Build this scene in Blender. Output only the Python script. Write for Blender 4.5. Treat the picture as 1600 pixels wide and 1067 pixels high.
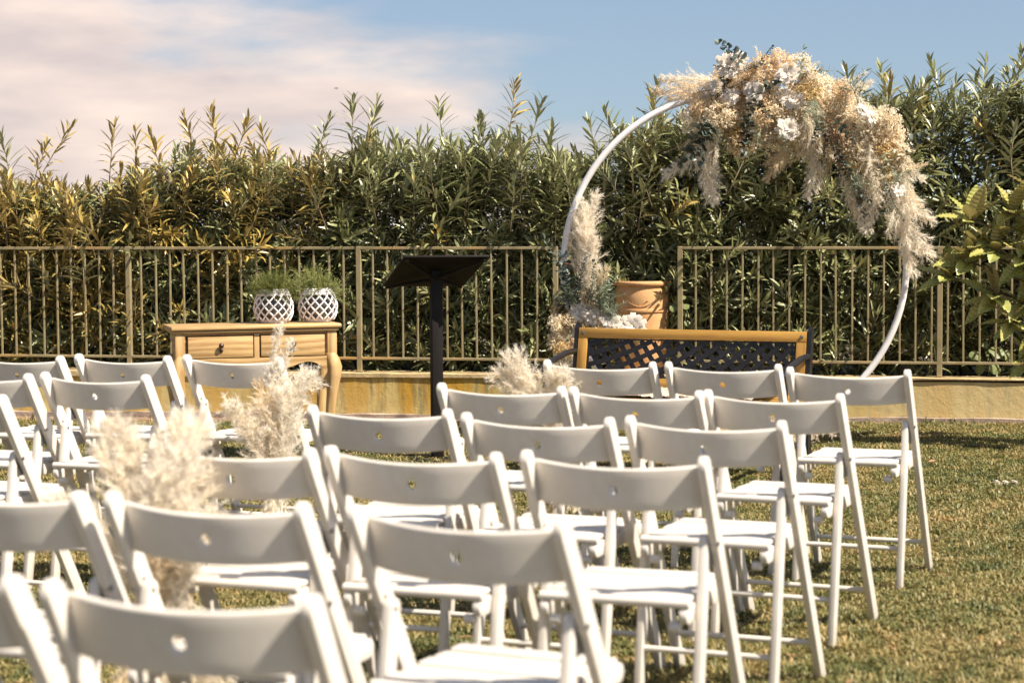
import bpy, bmesh, math, random
import numpy as np
from mathutils import Vector, Matrix, Quaternion, Euler

R = math.radians
scene = bpy.context.scene
for o in list(bpy.data.objects):
    bpy.data.objects.remove(o)

# ------------------------------------------------------------------ camera
CAM_H = 1.292
cam_data = bpy.data.cameras.new('camera')
cam = bpy.data.objects.new('camera', cam_data)
scene.collection.objects.link(cam)
_p, _r = 0.06068, -0.00678
_F = Vector((0, math.cos(_p), -math.sin(_p)))
_U = Vector((0, math.sin(_p), math.cos(_p)))
_X = Vector((1, 0, 0))
_R2 = math.cos(_r) * _X + math.sin(_r) * _U
_U2 = -math.sin(_r) * _X + math.cos(_r) * _U
_m = Matrix((_R2, _U2, -_F)).transposed().to_4x4()
_m.translation = Vector((0, 0, CAM_H))
cam.matrix_world = _m
cam_data.sensor_width = 36.0
cam_data.lens = 3045.4 / 1600 * 36
cam_data.clip_start = 0.05
cam_data.clip_end = 3000
cam_data.dof.use_dof = True
cam_data.dof.focus_distance = 11.3
cam_data.dof.aperture_fstop = 4.2
cam_data.dof.aperture_blades = 9
scene.camera = cam

# ------------------------------------------------------------------ world and sun
SUN_AZ = R(121.0)     # clockwise from +Y (view direction): sun stands to the right, a little behind the camera
SUN_EL = R(51.0)
world = bpy.data.worlds.new('World')
scene.world = world
world.use_nodes = True
wt = world.node_tree
for n in list(wt.nodes):
    wt.nodes.remove(n)


def N(tree, kind, **kw):
    n = tree.nodes.new(kind)
    for k, v in kw.items():
        setattr(n, k, v)
    return n


def L(tree, a, b):
    tree.links.new(a, b)


def math_node(tree, op, a=None, b=None, clamp=False):
    n = N(tree, 'ShaderNodeMath', operation=op, use_clamp=clamp)
    for i, s in enumerate((a, b)):
        if s is None:
            continue
        if isinstance(s, (int, float)):
            n.inputs[i].default_value = s
        else:
            L(tree, s, n.inputs[i])
    return n.outputs[0]


def build_world():
    t = wt
    out = N(t, 'ShaderNodeOutputWorld')
    bg = N(t, 'ShaderNodeBackground')
    sky = N(t, 'ShaderNodeTexSky', sky_type='NISHITA')
    sky.sun_disc = False
    sky.sun_elevation = SUN_EL
    sky.sun_rotation = SUN_AZ
    sky.air_density = 1.0
    sky.dust_density = 1.6
    sky.ozone_density = 2.2
    co = N(t, 'ShaderNodeTexCoord')
    sep = N(t, 'ShaderNodeSeparateXYZ')
    L(t, co.outputs['Generated'], sep.inputs[0])
    # a clear southern sky stays blue nearly down to the horizon
    zz = math_node(t, 'ADD', math_node(t, 'MULTIPLY', sep.outputs[2], 0.93), 0.065)
    comb = N(t, 'ShaderNodeCombineXYZ')
    L(t, sep.outputs[0], comb.inputs[0]); L(t, sep.outputs[1], comb.inputs[1]); L(t, zz, comb.inputs[2])
    nrm = N(t, 'ShaderNodeVectorMath', operation='NORMALIZE')
    L(t, comb.outputs[0], nrm.inputs[0])
    L(t, nrm.outputs[0], sky.inputs[0])
    # cloud bank: horizontally stretched fractal noise, thicker towards the left
    mp = N(t, 'ShaderNodeMapping')
    mp.inputs['Scale'].default_value = (3.2, 3.2, 13.0)
    L(t, co.outputs['Generated'], mp.inputs[0])
    n1 = N(t, 'ShaderNodeTexNoise')
    n1.inputs['Scale'].default_value = 2.2
    n1.inputs['Detail'].default_value = 7
    n1.inputs['Roughness'].default_value = 0.52
    L(t, mp.outputs[0], n1.inputs['Vector'])
    bank = math_node(t, 'ADD', math_node(t, 'MULTIPLY', sep.outputs[0], -2.8), 0.56)
    bank = math_node(t, 'MINIMUM', bank, 1.30)
    bank = math_node(t, 'SUBTRACT', bank, math_node(t, 'MULTIPLY', sep.outputs[2], 5.2))
    v = math_node(t, 'ADD', bank, math_node(t, 'MULTIPLY', math_node(t, 'SUBTRACT', n1.outputs[0], 0.5), 1.5))
    mr = N(t, 'ShaderNodeMapRange', interpolation_type='SMOOTHSTEP')
    mr.inputs['From Min'].default_value = 0.06
    mr.inputs['From Max'].default_value = 0.62
    mr.inputs['To Max'].default_value = 0.9
    L(t, v, mr.inputs['Value'])
    n2 = N(t, 'ShaderNodeTexNoise')
    n2.inputs['Scale'].default_value = 3.4
    n2.inputs['Detail'].default_value = 6
    L(t, mp.outputs[0], n2.inputs['Vector'])
    cr = N(t, 'ShaderNodeValToRGB')
    cr.color_ramp.elements[0].position = 0.36
    cr.color_ramp.elements[0].color = (5.7, 4.75, 4.5, 1)
    cr.color_ramp.elements[1].position = 0.66
    cr.color_ramp.elements[1].color = (8.1, 6.55, 5.6, 1)
    L(t, n2.outputs[0], cr.inputs[0])
    mix = N(t, 'ShaderNodeMix', data_type='RGBA')
    L(t, mr.outputs[0], mix.inputs['Factor'])
    hs = N(t, 'ShaderNodeHueSaturation')
    hs.inputs['Saturation'].default_value = 0.9
    L(t, sky.outputs[0], hs.inputs['Color'])
    L(t, hs.outputs[0], mix.inputs['A'])
    L(t, cr.outputs[0], mix.inputs['B'])
    L(t, mix.outputs['Result'], bg.inputs[0])
    bg.inputs[1].default_value = 0.068
    L(t, bg.outputs[0], out.inputs[0])


build_world()
sun_data = bpy.data.lights.new('sun', 'SUN')
sun_data.energy = 5.0
sun_data.angle = R(0.53)
sun_data.color = (1.0, 0.90, 0.76)
sun = bpy.data.objects.new('sun', sun_data)
scene.collection.objects.link(sun)
_sd = Vector((math.sin(SUN_AZ) * math.cos(SUN_EL), math.cos(SUN_AZ) * math.cos(SUN_EL), math.sin(SUN_EL)))
sun.rotation_euler = _sd.to_track_quat('Z', 'Y').to_euler()
sun.location = (8, -4, 10)

vs = scene.view_settings
vs.view_transform = 'Standard'
vs.look = 'None'
vs.exposure = 1.0
vs.gamma = 1.0
vs.use_curve_mapping = False
scene.render.engine = 'CYCLES'
scene.cycles.use_denoising = True
scene.cycles.max_bounces = 6
scene.cycles.diffuse_bounces = 3
scene.cycles.glossy_bounces = 2
scene.cycles.transparent_max_bounces = 8
scene.cycles.sample_clamp_indirect = 6

# ------------------------------------------------------------------ materials


def lin(c):
    return tuple(((v / 255) / 12.92 if v / 255 <= 0.04045 else ((v / 255 + 0.055) / 1.055) ** 2.4) for v in c)


def new_mat(name):
    m = bpy.data.materials.new(name)
    m.use_nodes = True
    b = m.node_tree.nodes['Principled BSDF']
    return m, m.node_tree, b


def ramp(t, fac, stops, interp='LINEAR'):
    cr = N(t, 'ShaderNodeValToRGB')
    cr.color_ramp.interpolation = interp
    els = cr.color_ramp.elements
    while len(els) < len(stops):
        els.new(0.5)
    for e, (p, c) in zip(els, stops):
        e.position = p
        e.color = (*c, 1)
    if fac is not None:
        L(t, fac, cr.inputs[0])
    return cr.outputs[0]


def noise(t, scale, detail=4, rough=0.55, vec=None, coord='Object', mscale=None):
    n = N(t, 'ShaderNodeTexNoise')
    n.inputs['Scale'].default_value = scale
    n.inputs['Detail'].default_value = detail
    n.inputs['Roughness'].default_value = rough
    if vec is None:
        c = N(t, 'ShaderNodeTexCoord')
        vec = c.outputs[coord]
    if mscale:
        mp = N(t, 'ShaderNodeMapping')
        mp.inputs['Scale'].default_value = mscale
        L(t, vec, mp.inputs[0])
        vec = mp.outputs[0]
    L(t, vec, n.inputs['Vector'])
    return n.outputs[0]


def bump(t, b, h, strength, dist=0.01):
    n = N(t, 'ShaderNodeBump')
    n.inputs['Strength'].default_value = strength
    n.inputs['Distance'].default_value = dist
    L(t, h, n.inputs['Height'])
    L(t, n.outputs[0], b.inputs['Normal'])


def mixc(t, fac, a, b, blend='MIX'):
    m = N(t, 'ShaderNodeMix', data_type='RGBA', blend_type=blend)
    for s, x in (('Factor', fac), ('A', a), ('B', b)):
        if isinstance(x, (int, float)):
            m.inputs[s].default_value = x
        elif isinstance(x, tuple):
            m.inputs[s].default_value = (*x, 1)
        else:
            L(t, x, m.inputs[s])
    return m.outputs['Result']


MAT = {}


def simple(name, col, rough=0.5, spec=0.5, metal=0.0, var=0.12, scale=14, bmp=0.0, bscale=90, bdist=0.002):
    m, t, b = new_mat(name)
    f = noise(t, scale, 5)
    lo = tuple(c * (1 - var) for c in col)
    hi = tuple(min(1, c * (1 + var)) for c in col)
    L(t, ramp(t, f, [(0.3, lo), (0.7, hi)]), b.inputs['Base Color'])
    b.inputs['Roughness'].default_value = rough
    b.inputs['Specular IOR Level'].default_value = spec
    b.inputs['Metallic'].default_value = metal
    if bmp:
        bump(t, b, noise(t, bscale, 3), bmp, bdist)
    MAT[name] = m
    return m


def leafy(name, stops, rough=0.42, trans=0.25, tcol=None, spec=0.5, coord_noise=None, back=None):
    """leaf or petal: colour differs from piece to piece (random per island), a little light passes through"""
    m, t, b = new_mat(name)
    g = N(t, 'ShaderNodeNewGeometry')
    oi = N(t, 'ShaderNodeObjectInfo')
    f = math_node(t, 'ADD', math_node(t, 'MULTIPLY', g.outputs['Random Per Island'], 0.7),
                  math_node(t, 'MULTIPLY', oi.outputs['Random'], 0.3))
    col = ramp(t, f, stops)
    if back:
        col = mixc(t, g.outputs['Backfacing'], col, back)
    L(t, col, b.inputs['Base Color'])
    b.inputs['Roughness'].default_value = rough
    b.inputs['Specular IOR Level'].default_value = spec
    out = t.nodes['Material Output']
    if trans > 0:
        tr = N(t, 'ShaderNodeBsdfTranslucent')
        if tcol:
            tr.inputs[0].default_value = (*tcol, 1)
        else:
            L(t, col, tr.inputs[0])
        ms = N(t, 'ShaderNodeMixShader')
        ms.inputs[0].default_value = trans
        L(t, b.outputs[0], ms.inputs[1]); L(t, tr.outputs[0], ms.inputs[2])
        L(t, ms.outputs[0], out.inputs[0])
    MAT[name] = m
    return m


def make_materials():
    # white chair paint, slightly scuffed
    m, t, b = new_mat('white_paint')
    f = noise(t, 9, 6, 0.65)
    f2 = noise(t, 60, 3, 0.6, mscale=(1, 1, 0.2))
    c = ramp(t, f, [(0.25, (0.60, 0.545, 0.475)), (0.55, (0.69, 0.64, 0.57))])
    c = mixc(t, math_node(t, 'GREATER_THAN', f2, 0.71), c, (0.55, 0.47, 0.38))
    co_ = N(t, 'ShaderNodeTexCoord')
    sp_ = N(t, 'ShaderNodeSeparateXYZ')
    L(t, co_.outputs['Object'], sp_.inputs[0])
    dirt = math_node(t, 'ADD', math_node(t, 'MULTIPLY', sp_.outputs[2], -7.0), math_node(t, 'MULTIPLY', f, 1.1), True)
    c = mixc(t, math_node(t, 'MULTIPLY', dirt, 0.6), c, (0.26, 0.19, 0.10))
    oi = N(t, 'ShaderNodeObjectInfo')
    c = mixc(t, math_node(t, 'MULTIPLY', oi.outputs['Random'], 0.16), c, (0.44, 0.40, 0.35))
    L(t, c, b.inputs['Base Color'])
    b.inputs['Roughness'].default_value = 0.48
    b.inputs['Specular IOR Level'].default_value = 0.35
    bump(t, b, noise(t, 40, 4, mscale=(1, 1, 0.25)), 0.12, 0.002)
    MAT['white_paint'] = m
    simple('hinge_steel', (0.20, 0.20, 0.21), 0.42, metal=0.8)
    simple('black_iron', (0.010, 0.009, 0.010), 0.42, var=0.4, bmp=0.15)
    simple('lectern_black', (0.0075, 0.005, 0.004), 0.7, spec=0.25, var=0.35, bmp=0.1)
    simple('hoop_white', (0.74, 0.71, 0.70), 0.4, var=0.06, bmp=0.06, bscale=40)
    simple('zip_blue', (0.25, 0.38, 0.5), 0.5)
    simple('orange_tape', (0.75, 0.22, 0.08), 0.5)

    # fence paint: beige-olive, rust towards joints
    m, t, b = new_mat('fence_paint')
    f = noise(t, 7, 6, 0.7, coord='Object')
    f3 = noise(t, 2.1, 3, 0.5, coord='Object')
    c = ramp(t, f, [(0.3, (0.165, 0.13, 0.06)), (0.6, (0.29, 0.235, 0.13))])
    c = mixc(t, ramp(t, f3, [(0.5, (0, 0, 0)), (0.68, (1, 1, 1))]), c, (0.42, 0.24, 0.07))
    L(t, c, b.inputs['Base Color'])
    b.inputs['Roughness'].default_value = 0.6
    bump(t, b, noise(t, 120, 3), 0.25, 0.002)
    MAT['fence_paint'] = m

    # stained plaster wall: ochre lichen and rust runs in vertical streaks
    m, t, b = new_mat('stained_plaster')
    co = N(t, 'ShaderNodeTexCoord').outputs['Object']
    base = ramp(t, noise(t, 3.0, 6, 0.6, co), [(0.3, (0.40, 0.28, 0.07)), (0.7, (0.55, 0.43, 0.17))])
    streak = noise(t, 2.6, 5, 0.6, co, mscale=(2.6, 2.6, 0.35))
    c = mixc(t, ramp(t, streak, [(0.45, (0, 0, 0)), (0.56, (1, 1, 1))]), base, (0.46, 0.26, 0.025))
    s2 = noise(t, 5.2, 5, 0.6, co, mscale=(3.0, 3.0, 0.5))
    c = mixc(t, math_node(t, 'MULTIPLY', ramp(t, s2, [(0.52, (0, 0, 0)), (0.64, (1, 1, 1))]), 0.7), c, (0.15, 0.13, 0.05))
    s3 = noise(t, 9.0, 4, 0.6, co, mscale=(2.2, 2.2, 0.30))
    sepz = N(t, 'ShaderNodeSeparateXYZ')
    L(t, co, sepz.inputs[0])
    run = math_node(t, 'MULTIPLY', ramp(t, s3, [(0.50, (0, 0, 0)), (0.60, (1, 1, 1))]), math_node(t, 'MULTIPLY', math_node(t, 'SUBTRACT', sepz.outputs[2], 0.08), 4.2, True))
    c = mixc(t, math_node(t, 'MULTIPLY', run, 0.8), c, (0.40, 0.20, 0.03))
    sp = noise(t, 38, 3, 0.6, co)
    c = mixc(t, math_node(t, 'MULTIPLY', math_node(t, 'GREATER_THAN', sp, 0.70), 0.7), c, (0.12, 0.09, 0.06))
    big = noise(t, 0.55, 2, 0.5, co)
    c = mixc(t, math_node(t, 'MULTIPLY', ramp(t, big, [(0.42, (0, 0, 0)), (0.60, (1, 1, 1))]), 0.55), c, (0.58, 0.47, 0.26))
    L(t, c, b.inputs['Base Color'])
    b.inputs['Roughness'].default_value = 0.9
    bump(t, b, noise(t, 26, 8, 0.7, co), 0.5, 0.01)
    MAT['stained_plaster'] = m
    simple('coping', (0.46, 0.34, 0.17), 0.9, var=0.3, scale=9, bmp=0.5, bscale=50, bdist=0.006)
    simple('footing', (0.33, 0.25, 0.19), 0.9, var=0.45, scale=11, bmp=0.6, bscale=70, bdist=0.006)

    # lawn soil below the blades
    m, t, b = new_mat('lawn_soil')
    c = ramp(t, noise(t, 18, 6, 0.7), [(0.3, (0.045, 0.040, 0.016)), (0.7, (0.13, 0.105, 0.04))])
    L(t, c, b.inputs['Base Color'])
    b.inputs['Roughness'].default_value = 1.0
    bump(t, b, noise(t, 80, 5), 0.7, 0.02)
    MAT['lawn_soil'] = m
    simple('bed_soil', (0.10, 0.07, 0.045), 1.0, var=0.45, scale=22, bmp=0.8, bscale=50, bdist=0.02)
    simple('edge_soil', (0.24, 0.165, 0.11), 1.0, var=0.4, scale=20, bmp=0.8, bscale=60, bdist=0.02)

    # grass blades: patches of green, olive and straw
    m, t, b = new_mat('grass_blade')
    g = N(t, 'ShaderNodeNewGeometry')
    oi = N(t, 'ShaderNodeObjectInfo')
    patch = noise(t, 1.5, 4, 0.6, g.outputs['Position'])
    fine = noise(t, 9.0, 2, 0.5, g.outputs['Position'])
    f = math_node(t, 'ADD', math_node(t, 'MULTIPLY', patch, 0.75), math_node(t, 'MULTIPLY', oi.outputs['Random'], 0.30))
    f = math_node(t, 'ADD', f, math_node(t, 'MULTIPLY', math_node(t, 'SUBTRACT', fine, 0.5), 0.55))
    f = math_node(t, 'ADD', f, math_node(t, 'MULTIPLY', math_node(t, 'SUBTRACT', g.outputs['Random Per Island'], 0.5), 0.35))
    c = ramp(t, f, [(0.24, (0.060, 0.085, 0.022)), (0.46, (0.135, 0.145, 0.045)), (0.63, (0.24, 0.205, 0.070)),
                    (0.84, (0.38, 0.285, 0.115)), (0.98, (0.44, 0.23, 0.09))])
    L(t, c, b.inputs['Base Color'])
    b.inputs['Roughness'].default_value = 0.5
    b.inputs['Specular IOR Level'].default_value = 0.4
    tr = N(t, 'ShaderNodeBsdfTranslucent')
    L(t, c, tr.inputs[0])
    ms = N(t, 'ShaderNodeMixShader'); ms.inputs[0].default_value = 0.25
    L(t, b.outputs[0], ms.inputs[1]); L(t, tr.outputs[0], ms.inputs[2])
    L(t, ms.outputs[0], t.nodes['Material Output'].inputs[0])
    MAT['grass_blade'] = m

    leafy('oleander_leaf', [(0.0, (0.055, 0.068, 0.022)), (0.45, (0.19, 0.205, 0.078)), (0.88, (0.42, 0.415, 0.20)), (1.0, (0.48, 0.40, 0.13))],
          rough=0.37, trans=0.08, spec=0.65, back=(0.34, 0.335, 0.18))
    leafy('oleander_leaf_glow', [(0.0, (0.17, 0.135, 0.036)), (0.45, (0.38, 0.285, 0.075)), (0.8, (0.54, 0.39, 0.10)), (1.0, (0.58, 0.33, 0.07))],
          rough=0.36, trans=0.2, spec=0.7, back=(0.33, 0.25, 0.10))  # yellower leaf set: the sun glow on the left hedge, put into the colour
    simple('twig', (0.15, 0.11, 0.06), 0.8, var=0.35)
    leafy('loquat_leaf', [(0.0, (0.19, 0.22, 0.05)), (0.5, (0.36, 0.37, 0.10)), (1.0, (0.48, 0.43, 0.12))],
          rough=0.38, trans=0.25, spec=0.5, back=(0.36, 0.30, 0.12))
    leafy('round_leaf', [(0.0, (0.15, 0.19, 0.06)), (1.0, (0.27, 0.30, 0.11))], rough=0.5, trans=0.3)
    leafy('fern_green', [(0.0, (0.08, 0.11, 0.022)), (0.6, (0.20, 0.22, 0.06)), (1.0, (0.40, 0.38, 0.11))], rough=0.5, trans=0.3)
    leafy('pampas', [(0.0, (0.86, 0.76, 0.61)), (0.4, (0.94, 0.87, 0.75)), (1.0, (0.96, 0.92, 0.83))], rough=0.8, trans=0.55, spec=0.1)
    leafy('pampas_gold', [(0.0, (0.78, 0.62, 0.42)), (0.5, (0.87, 0.74, 0.54)), (1.0, (0.92, 0.83, 0.67))], rough=0.8, trans=0.5, spec=0.1)
    leafy('straw', [(0.0, (0.58, 0.44, 0.25)), (1.0, (0.80, 0.67, 0.45))], rough=0.7, trans=0.2, spec=0.2)
    leafy('white_petal', [(0.0, (0.80, 0.72, 0.63)), (1.0, (0.89, 0.84, 0.77))], rough=0.6, trans=0.45, spec=0.2)
    leafy('peach_bud', [(0.0, (0.72, 0.52, 0.31)), (0.4, (0.84, 0.66, 0.44)), (1.0, (0.90, 0.78, 0.58))], rough=0.7, trans=0.4, spec=0.2)
    leafy('cream_bud', [(0.0, (0.74, 0.58, 0.38)), (0.4, (0.90, 0.79, 0.60)), (1.0, (0.94, 0.88, 0.75))], rough=0.7, trans=0.45, spec=0.2)
    leafy('gold_bud', [(0.0, (0.50, 0.34, 0.14)), (0.5, (0.66, 0.49, 0.24)), (1.0, (0.78, 0.62, 0.34))], rough=0.7, trans=0.2, spec=0.2)
    leafy('eucalyptus', [(0.0, (0.035, 0.048, 0.038)), (0.6, (0.085, 0.105, 0.082)), (1.0, (0.22, 0.25, 0.20))], rough=0.4, trans=0.08, spec=0.5)
    leafy('sage_green', [(0.0, (0.15, 0.18, 0.11)), (1.0, (0.33, 0.37, 0.27))], rough=0.6, trans=0.2, spec=0.3)
    leafy('dark_sprig', [(0.0, (0.035, 0.028, 0.028)), (1.0, (0.12, 0.085, 0.075))], rough=0.6, trans=0.1, spec=0.3)
    leafy('dry_leaf', [(0.0, (0.16, 0.085, 0.035)), (0.6, (0.33, 0.18, 0.08)), (1.0, (0.50, 0.33, 0.17))], rough=0.7, trans=0.15)

    # woods
    def wood(name, a, b_, scale, axis, rough=0.5, ring=6.0):
        m, t, b = new_mat(name)
        co = N(t, 'ShaderNodeTexCoord').outputs['Object']
        sc = {'x': (0.14, 1, 1), 'z': (1, 1, 0.14)}[axis]
        mp = N(t, 'ShaderNodeMapping'); mp.inputs['Scale'].default_value = sc
        L(t, co, mp.inputs[0])
        w = N(t, 'ShaderNodeTexWave', wave_type='RINGS', rings_direction='X' if axis == 'x' else 'Z')
        w.inputs['Scale'].default_value = ring
        w.inputs['Distortion'].default_value = 11.0
        w.inputs['Detail'].default_value = 3
        w.inputs['Detail Scale'].default_value = 0.8
        L(t, mp.outputs[0], w.inputs['Vector'])
        fine = noise(t, scale, 5, 0.7, mp.outputs[0])
        f = math_node(t, 'ADD', math_node(t, 'MULTIPLY', w.outputs['Fac'], 0.34), math_node(t, 'MULTIPLY', fine, 0.66))
        c = ramp(t, f, [(0.15, a), (0.42, tuple((x + y) / 2 for x, y in zip(a, b_))), (0.75, b_)])
        L(t, c, b.inputs['Base Color'])
        b.inputs['Roughness'].default_value = rough
        b.inputs['Specular IOR Level'].default_value = 0.35
        bump(t, b, f, 0.15, 0.002)
        MAT[name] = m
    wood('teak', (0.25, 0.13, 0.045), (0.56, 0.37, 0.165), 60, 'x', 0.5, 9.0)
    wood('teak_leg', (0.28, 0.155, 0.055), (0.57, 0.38, 0.175), 60, 'z', 0.5, 5.0)
    wood('bench_wood', (0.24, 0.115, 0.022), (0.50, 0.28, 0.065), 50, 'x', 0.38, 5.0)
    wood('bench_stile', (0.26, 0.125, 0.025), (0.52, 0.29, 0.07), 50, 'z', 0.38, 5.0)
    simple('knob_brown', (0.06, 0.03, 0.018), 0.35)
    simple('dark_groove', (0.035, 0.02, 0.01), 0.9)

    m, t, b = new_mat('terracotta')
    c = ramp(t, noise(t, 7, 6, 0.65), [(0.3, (0.50, 0.25, 0.095)), (0.7, (0.66, 0.38, 0.17))])
    c = mixc(t, math_node(t, 'MULTIPLY', ramp(t, noise(t, 3, 4, 0.6, mscale=(1, 1, 2.5)), [(0.52, (0, 0, 0)), (0.72, (1, 1, 1))]), 0.6), c, (0.55, 0.40, 0.26))
    L(t, c, b.inputs['Base Color'])
    b.inputs['Roughness'].default_value = 0.85
    bump(t, b, noise(t, 60, 4), 0.3, 0.004)
    MAT['terracotta'] = m
    simple('wicker_white', (0.74, 0.70, 0.70), 0.6, var=0.12, scale=60, bmp=0.3, bscale=150)
    simple('lantern_glass', (0.06, 0.06, 0.055), 0.08, spec=0.8, var=0.3)
    simple('potting_soil', (0.05, 0.035, 0.025), 1.0, var=0.5, scale=40)
    simple('throw_wool', (0.66, 0.56, 0.44), 0.95, var=0.22, scale=45, bmp=1.0, bscale=110, bdist=0.01)
    simple('bird_grey', (0.08, 0.08, 0.09), 0.7)


make_materials()

# ------------------------------------------------------------------ mesh helpers
COL = scene.collection


class MB:
    def __init__(self):
        self.v = []
        self.f = []

    def add(self, vs, fs):
        o = len(self.v)
        self.v += [tuple(p) for p in vs]
        self.f += [tuple(i + o for i in f) for f in fs]

    def box(self, c, s, rot=None):
        c = Vector(c)
        pts = []
        for z in (-.5, .5):
            for x, y in ((-.5, -.5), (.5, -.5), (.5, .5), (-.5, .5)):
                p = Vector((x * s[0], y * s[1], z * s[2]))
                if rot is not None:
                    p = rot @ p
                pts.append(c + p)
        self.add(pts, [(3, 2, 1, 0), (4, 5, 6, 7), (0, 1, 5, 4), (1, 2, 6, 5), (2, 3, 7, 6), (3, 0, 4, 7)])

    def extrude(self, outline, a, b, mapf):
        """outline: list of 2D points (counter-clockwise); mapf(u, v, w) -> xyz; w runs a..b"""
        n = len(outline)
        vs = [mapf(u, v, a) for u, v in outline] + [mapf(u, v, b) for u, v in outline]
        fs = [tuple(range(n - 1, -1, -1)), tuple(range(n, 2 * n))]
        fs += [(i, (i + 1) % n, n + (i + 1) % n, n + i) for i in range(n)]
        self.add(vs, fs)

    def tube(self, pts, rad, n=8, cap=True, flat=1.0):
        pts = [Vector(p) for p in pts]
        if not hasattr(rad, '__len__'):
            rad = [rad] * len(pts)
        up = Vector((0, 0, 1))
        d0 = (pts[1] - pts[0]).normalized()
        if abs(d0.z) > 0.95:
            up = Vector((1, 0, 0))
        side = d0.cross(up).normalized()
        vs = []
        for i, p in enumerate(pts):
            d = (pts[min(i + 1, len(pts) - 1)] - pts[max(i - 1, 0)]).normalized()
            side = (side - d * side.dot(d)).normalized()
            oth = d.cross(side)
            for k in range(n):
                a = 2 * math.pi * k / n
                vs.append(p + side * math.cos(a) * rad[i] + oth * math.sin(a) * rad[i] * flat)
        fs = []
        for i in range(len(pts) - 1):
            for k in range(n):
                fs.append((i * n + k, i * n + (k + 1) % n, (i + 1) * n + (k + 1) % n, (i + 1) * n + k))
        if cap:
            fs.append(tuple(range(n - 1, -1, -1)))
            b = (len(pts) - 1) * n
            fs.append(tuple(range(b, b + n)))
        self.add(vs, fs)

    def lathe(self, prof, n=32, c=(0, 0, 0)):
        vs = []
        for r, z in prof:
            for k in range(n):
                a = 2 * math.pi * k / n
                vs.append((c[0] + r * math.cos(a), c[1] + r * math.sin(a), c[2] + z))
        fs = []
        for i in range(len(prof) - 1):
            for k in range(n):
                fs.append((i * n + k, i * n + (k + 1) % n, (i + 1) * n + (k + 1) % n, (i + 1) * n + k))
        self.add(vs, fs)

    def ribbon(self, pts, wid, side):
        pts = [Vector(p) for p in pts]
        vs, fs = [], []
        for i, p in enumerate(pts):
            w = wid[i] / 2
            vs += [p - side * w, p + side * w]
        for i in range(len(pts) - 1):
            fs.append((2 * i, 2 * i + 1, 2 * i + 3, 2 * i + 2))
        self.add(vs, fs)

    def mesh(self, name, mat, smooth=True, bevel=0.0, angle=35, seg=2):
        me = bpy.data.meshes.new(name)
        me.from_pydata(self.v, [], self.f)
        if bevel > 0:
            bm = bmesh.new()
            bm.from_mesh(me)
            bm.normal_update()
            ed = [e for e in bm.edges if len(e.link_faces) == 2 and e.calc_face_angle(0) > R(40)]
            bmesh.ops.bevel(bm, geom=ed, offset=bevel, segments=seg, profile=0.5, affect='EDGES', clamp_overlap=True)
            bm.to_mesh(me)
            bm.free()
        me.materials.append(MAT[mat] if isinstance(mat, str) else mat)
        if smooth:
            me.polygons.foreach_set('use_smooth', [True] * len(me.polygons))
            if angle:
                me.set_sharp_from_angle(angle=R(angle))
        me.update()
        return me


def obj(name, data, parent=None, loc=None, rot=None, scale=None):
    o = bpy.data.objects.new(name, data)
    COL.objects.link(o)
    if parent is not None:
        o.parent = parent
    if loc is not None:
        o.location = loc
    if rot is not None:
        if isinstance(rot, Quaternion):
            o.rotation_mode = 'QUATERNION'
            o.rotation_quaternion = rot
        else:
            o.rotation_euler = rot
    if scale is not None:
        o.scale = scale if hasattr(scale, '__len__') else (scale,) * 3
    return o


def tag(o, label, cat, group=None):
    o['label'] = label
    o['category'] = cat
    if group:
        o['group'] = group
    return o


def thing(name, label, cat, loc=(0, 0, 0), rotz=0.0, group=None):
    o = bpy.data.objects.new(name, None)
    o.empty_display_size = 0.1
    COL.objects.link(o)
    o.location = loc
    o.rotation_euler = (0, 0, rotz)
    return tag(o, label, cat, group)


def structure(name, me, kind='structure', **kw):
    o = obj(name, me, **kw)
    o['kind'] = kind
    return o


def aim(direction, roll=0.0):
    """rotation that takes +Z to direction, spun about it by roll"""
    d = Vector(direction).normalized()
    return d.to_track_quat('Z', 'Y') @ Quaternion((0, 0, 1), roll)


# ------------------------------------------------------------------ the setting
WK, WC = -0.15, 12.67          # wall face line: y = WC + WK * x


def wall_y(x):
    return WC + WK * x


WANG = math.atan(WK)
WDIR = Vector((math.cos(WANG), math.sin(WANG), 0))
WNRM = Vector((-math.sin(WANG), math.cos(WANG), 0))   # points away from the camera


def lift(x):
    return -0.0045 * x


m = MB()
S = 300
m.add([(-S, -S, 0), (S, -S, 0), (S, S, 0), (-S, S, 0)], [(0, 1, 2, 3)])
structure('lawn', m.mesh('lawn', 'lawn_soil', smooth=False))

# raised planting bed behind the wall
m = MB()
rng = random.Random(3)
nx, ny = 60, 14
for j in range(ny + 1):
    for i in range(nx + 1):
        x = -9 + 18 * i / nx
        y = wall_y(x) + 0.16 + 3.2 * j / ny
        m.v.append((x, y, 0.285 + lift(x) + rng.uniform(-.012, .012)))
for j in range(ny):
    for i in range(nx):
        a = j * (nx + 1) + i
        m.f.append((a, a + 1, a + nx + 2, a + nx + 1))
structure('planting_bed', m.mesh('planting_bed', 'bed_soil'))

# bare soil strip along the foot of the wall
m = MB()
rng = random.Random(4)
n = 120
for i in range(n + 1):
    x = -6 + 9.2 * i / n
    w = (0.34 if x < -1.2 else 0.34 * max(0, 1 - (x + 1.2) / 1.6) + 0.05) * rng.uniform(0.75, 1.15)
    m.v += [(x, wall_y(x) - w, 0.004), (x, wall_y(x) + 0.02, 0.012)]
for i in range(n):
    m.f.append((2 * i, 2 * i + 2, 2 * i + 3, 2 * i + 1))
structure('soil_strip', m.mesh('soil_strip', 'edge_soil'))

# low retaining wall: body, coping, footing
wall = thing('low_wall', 'low ochre-stained plaster wall along the back of the lawn', 'wall', (0, WC, 0), WANG)


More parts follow.
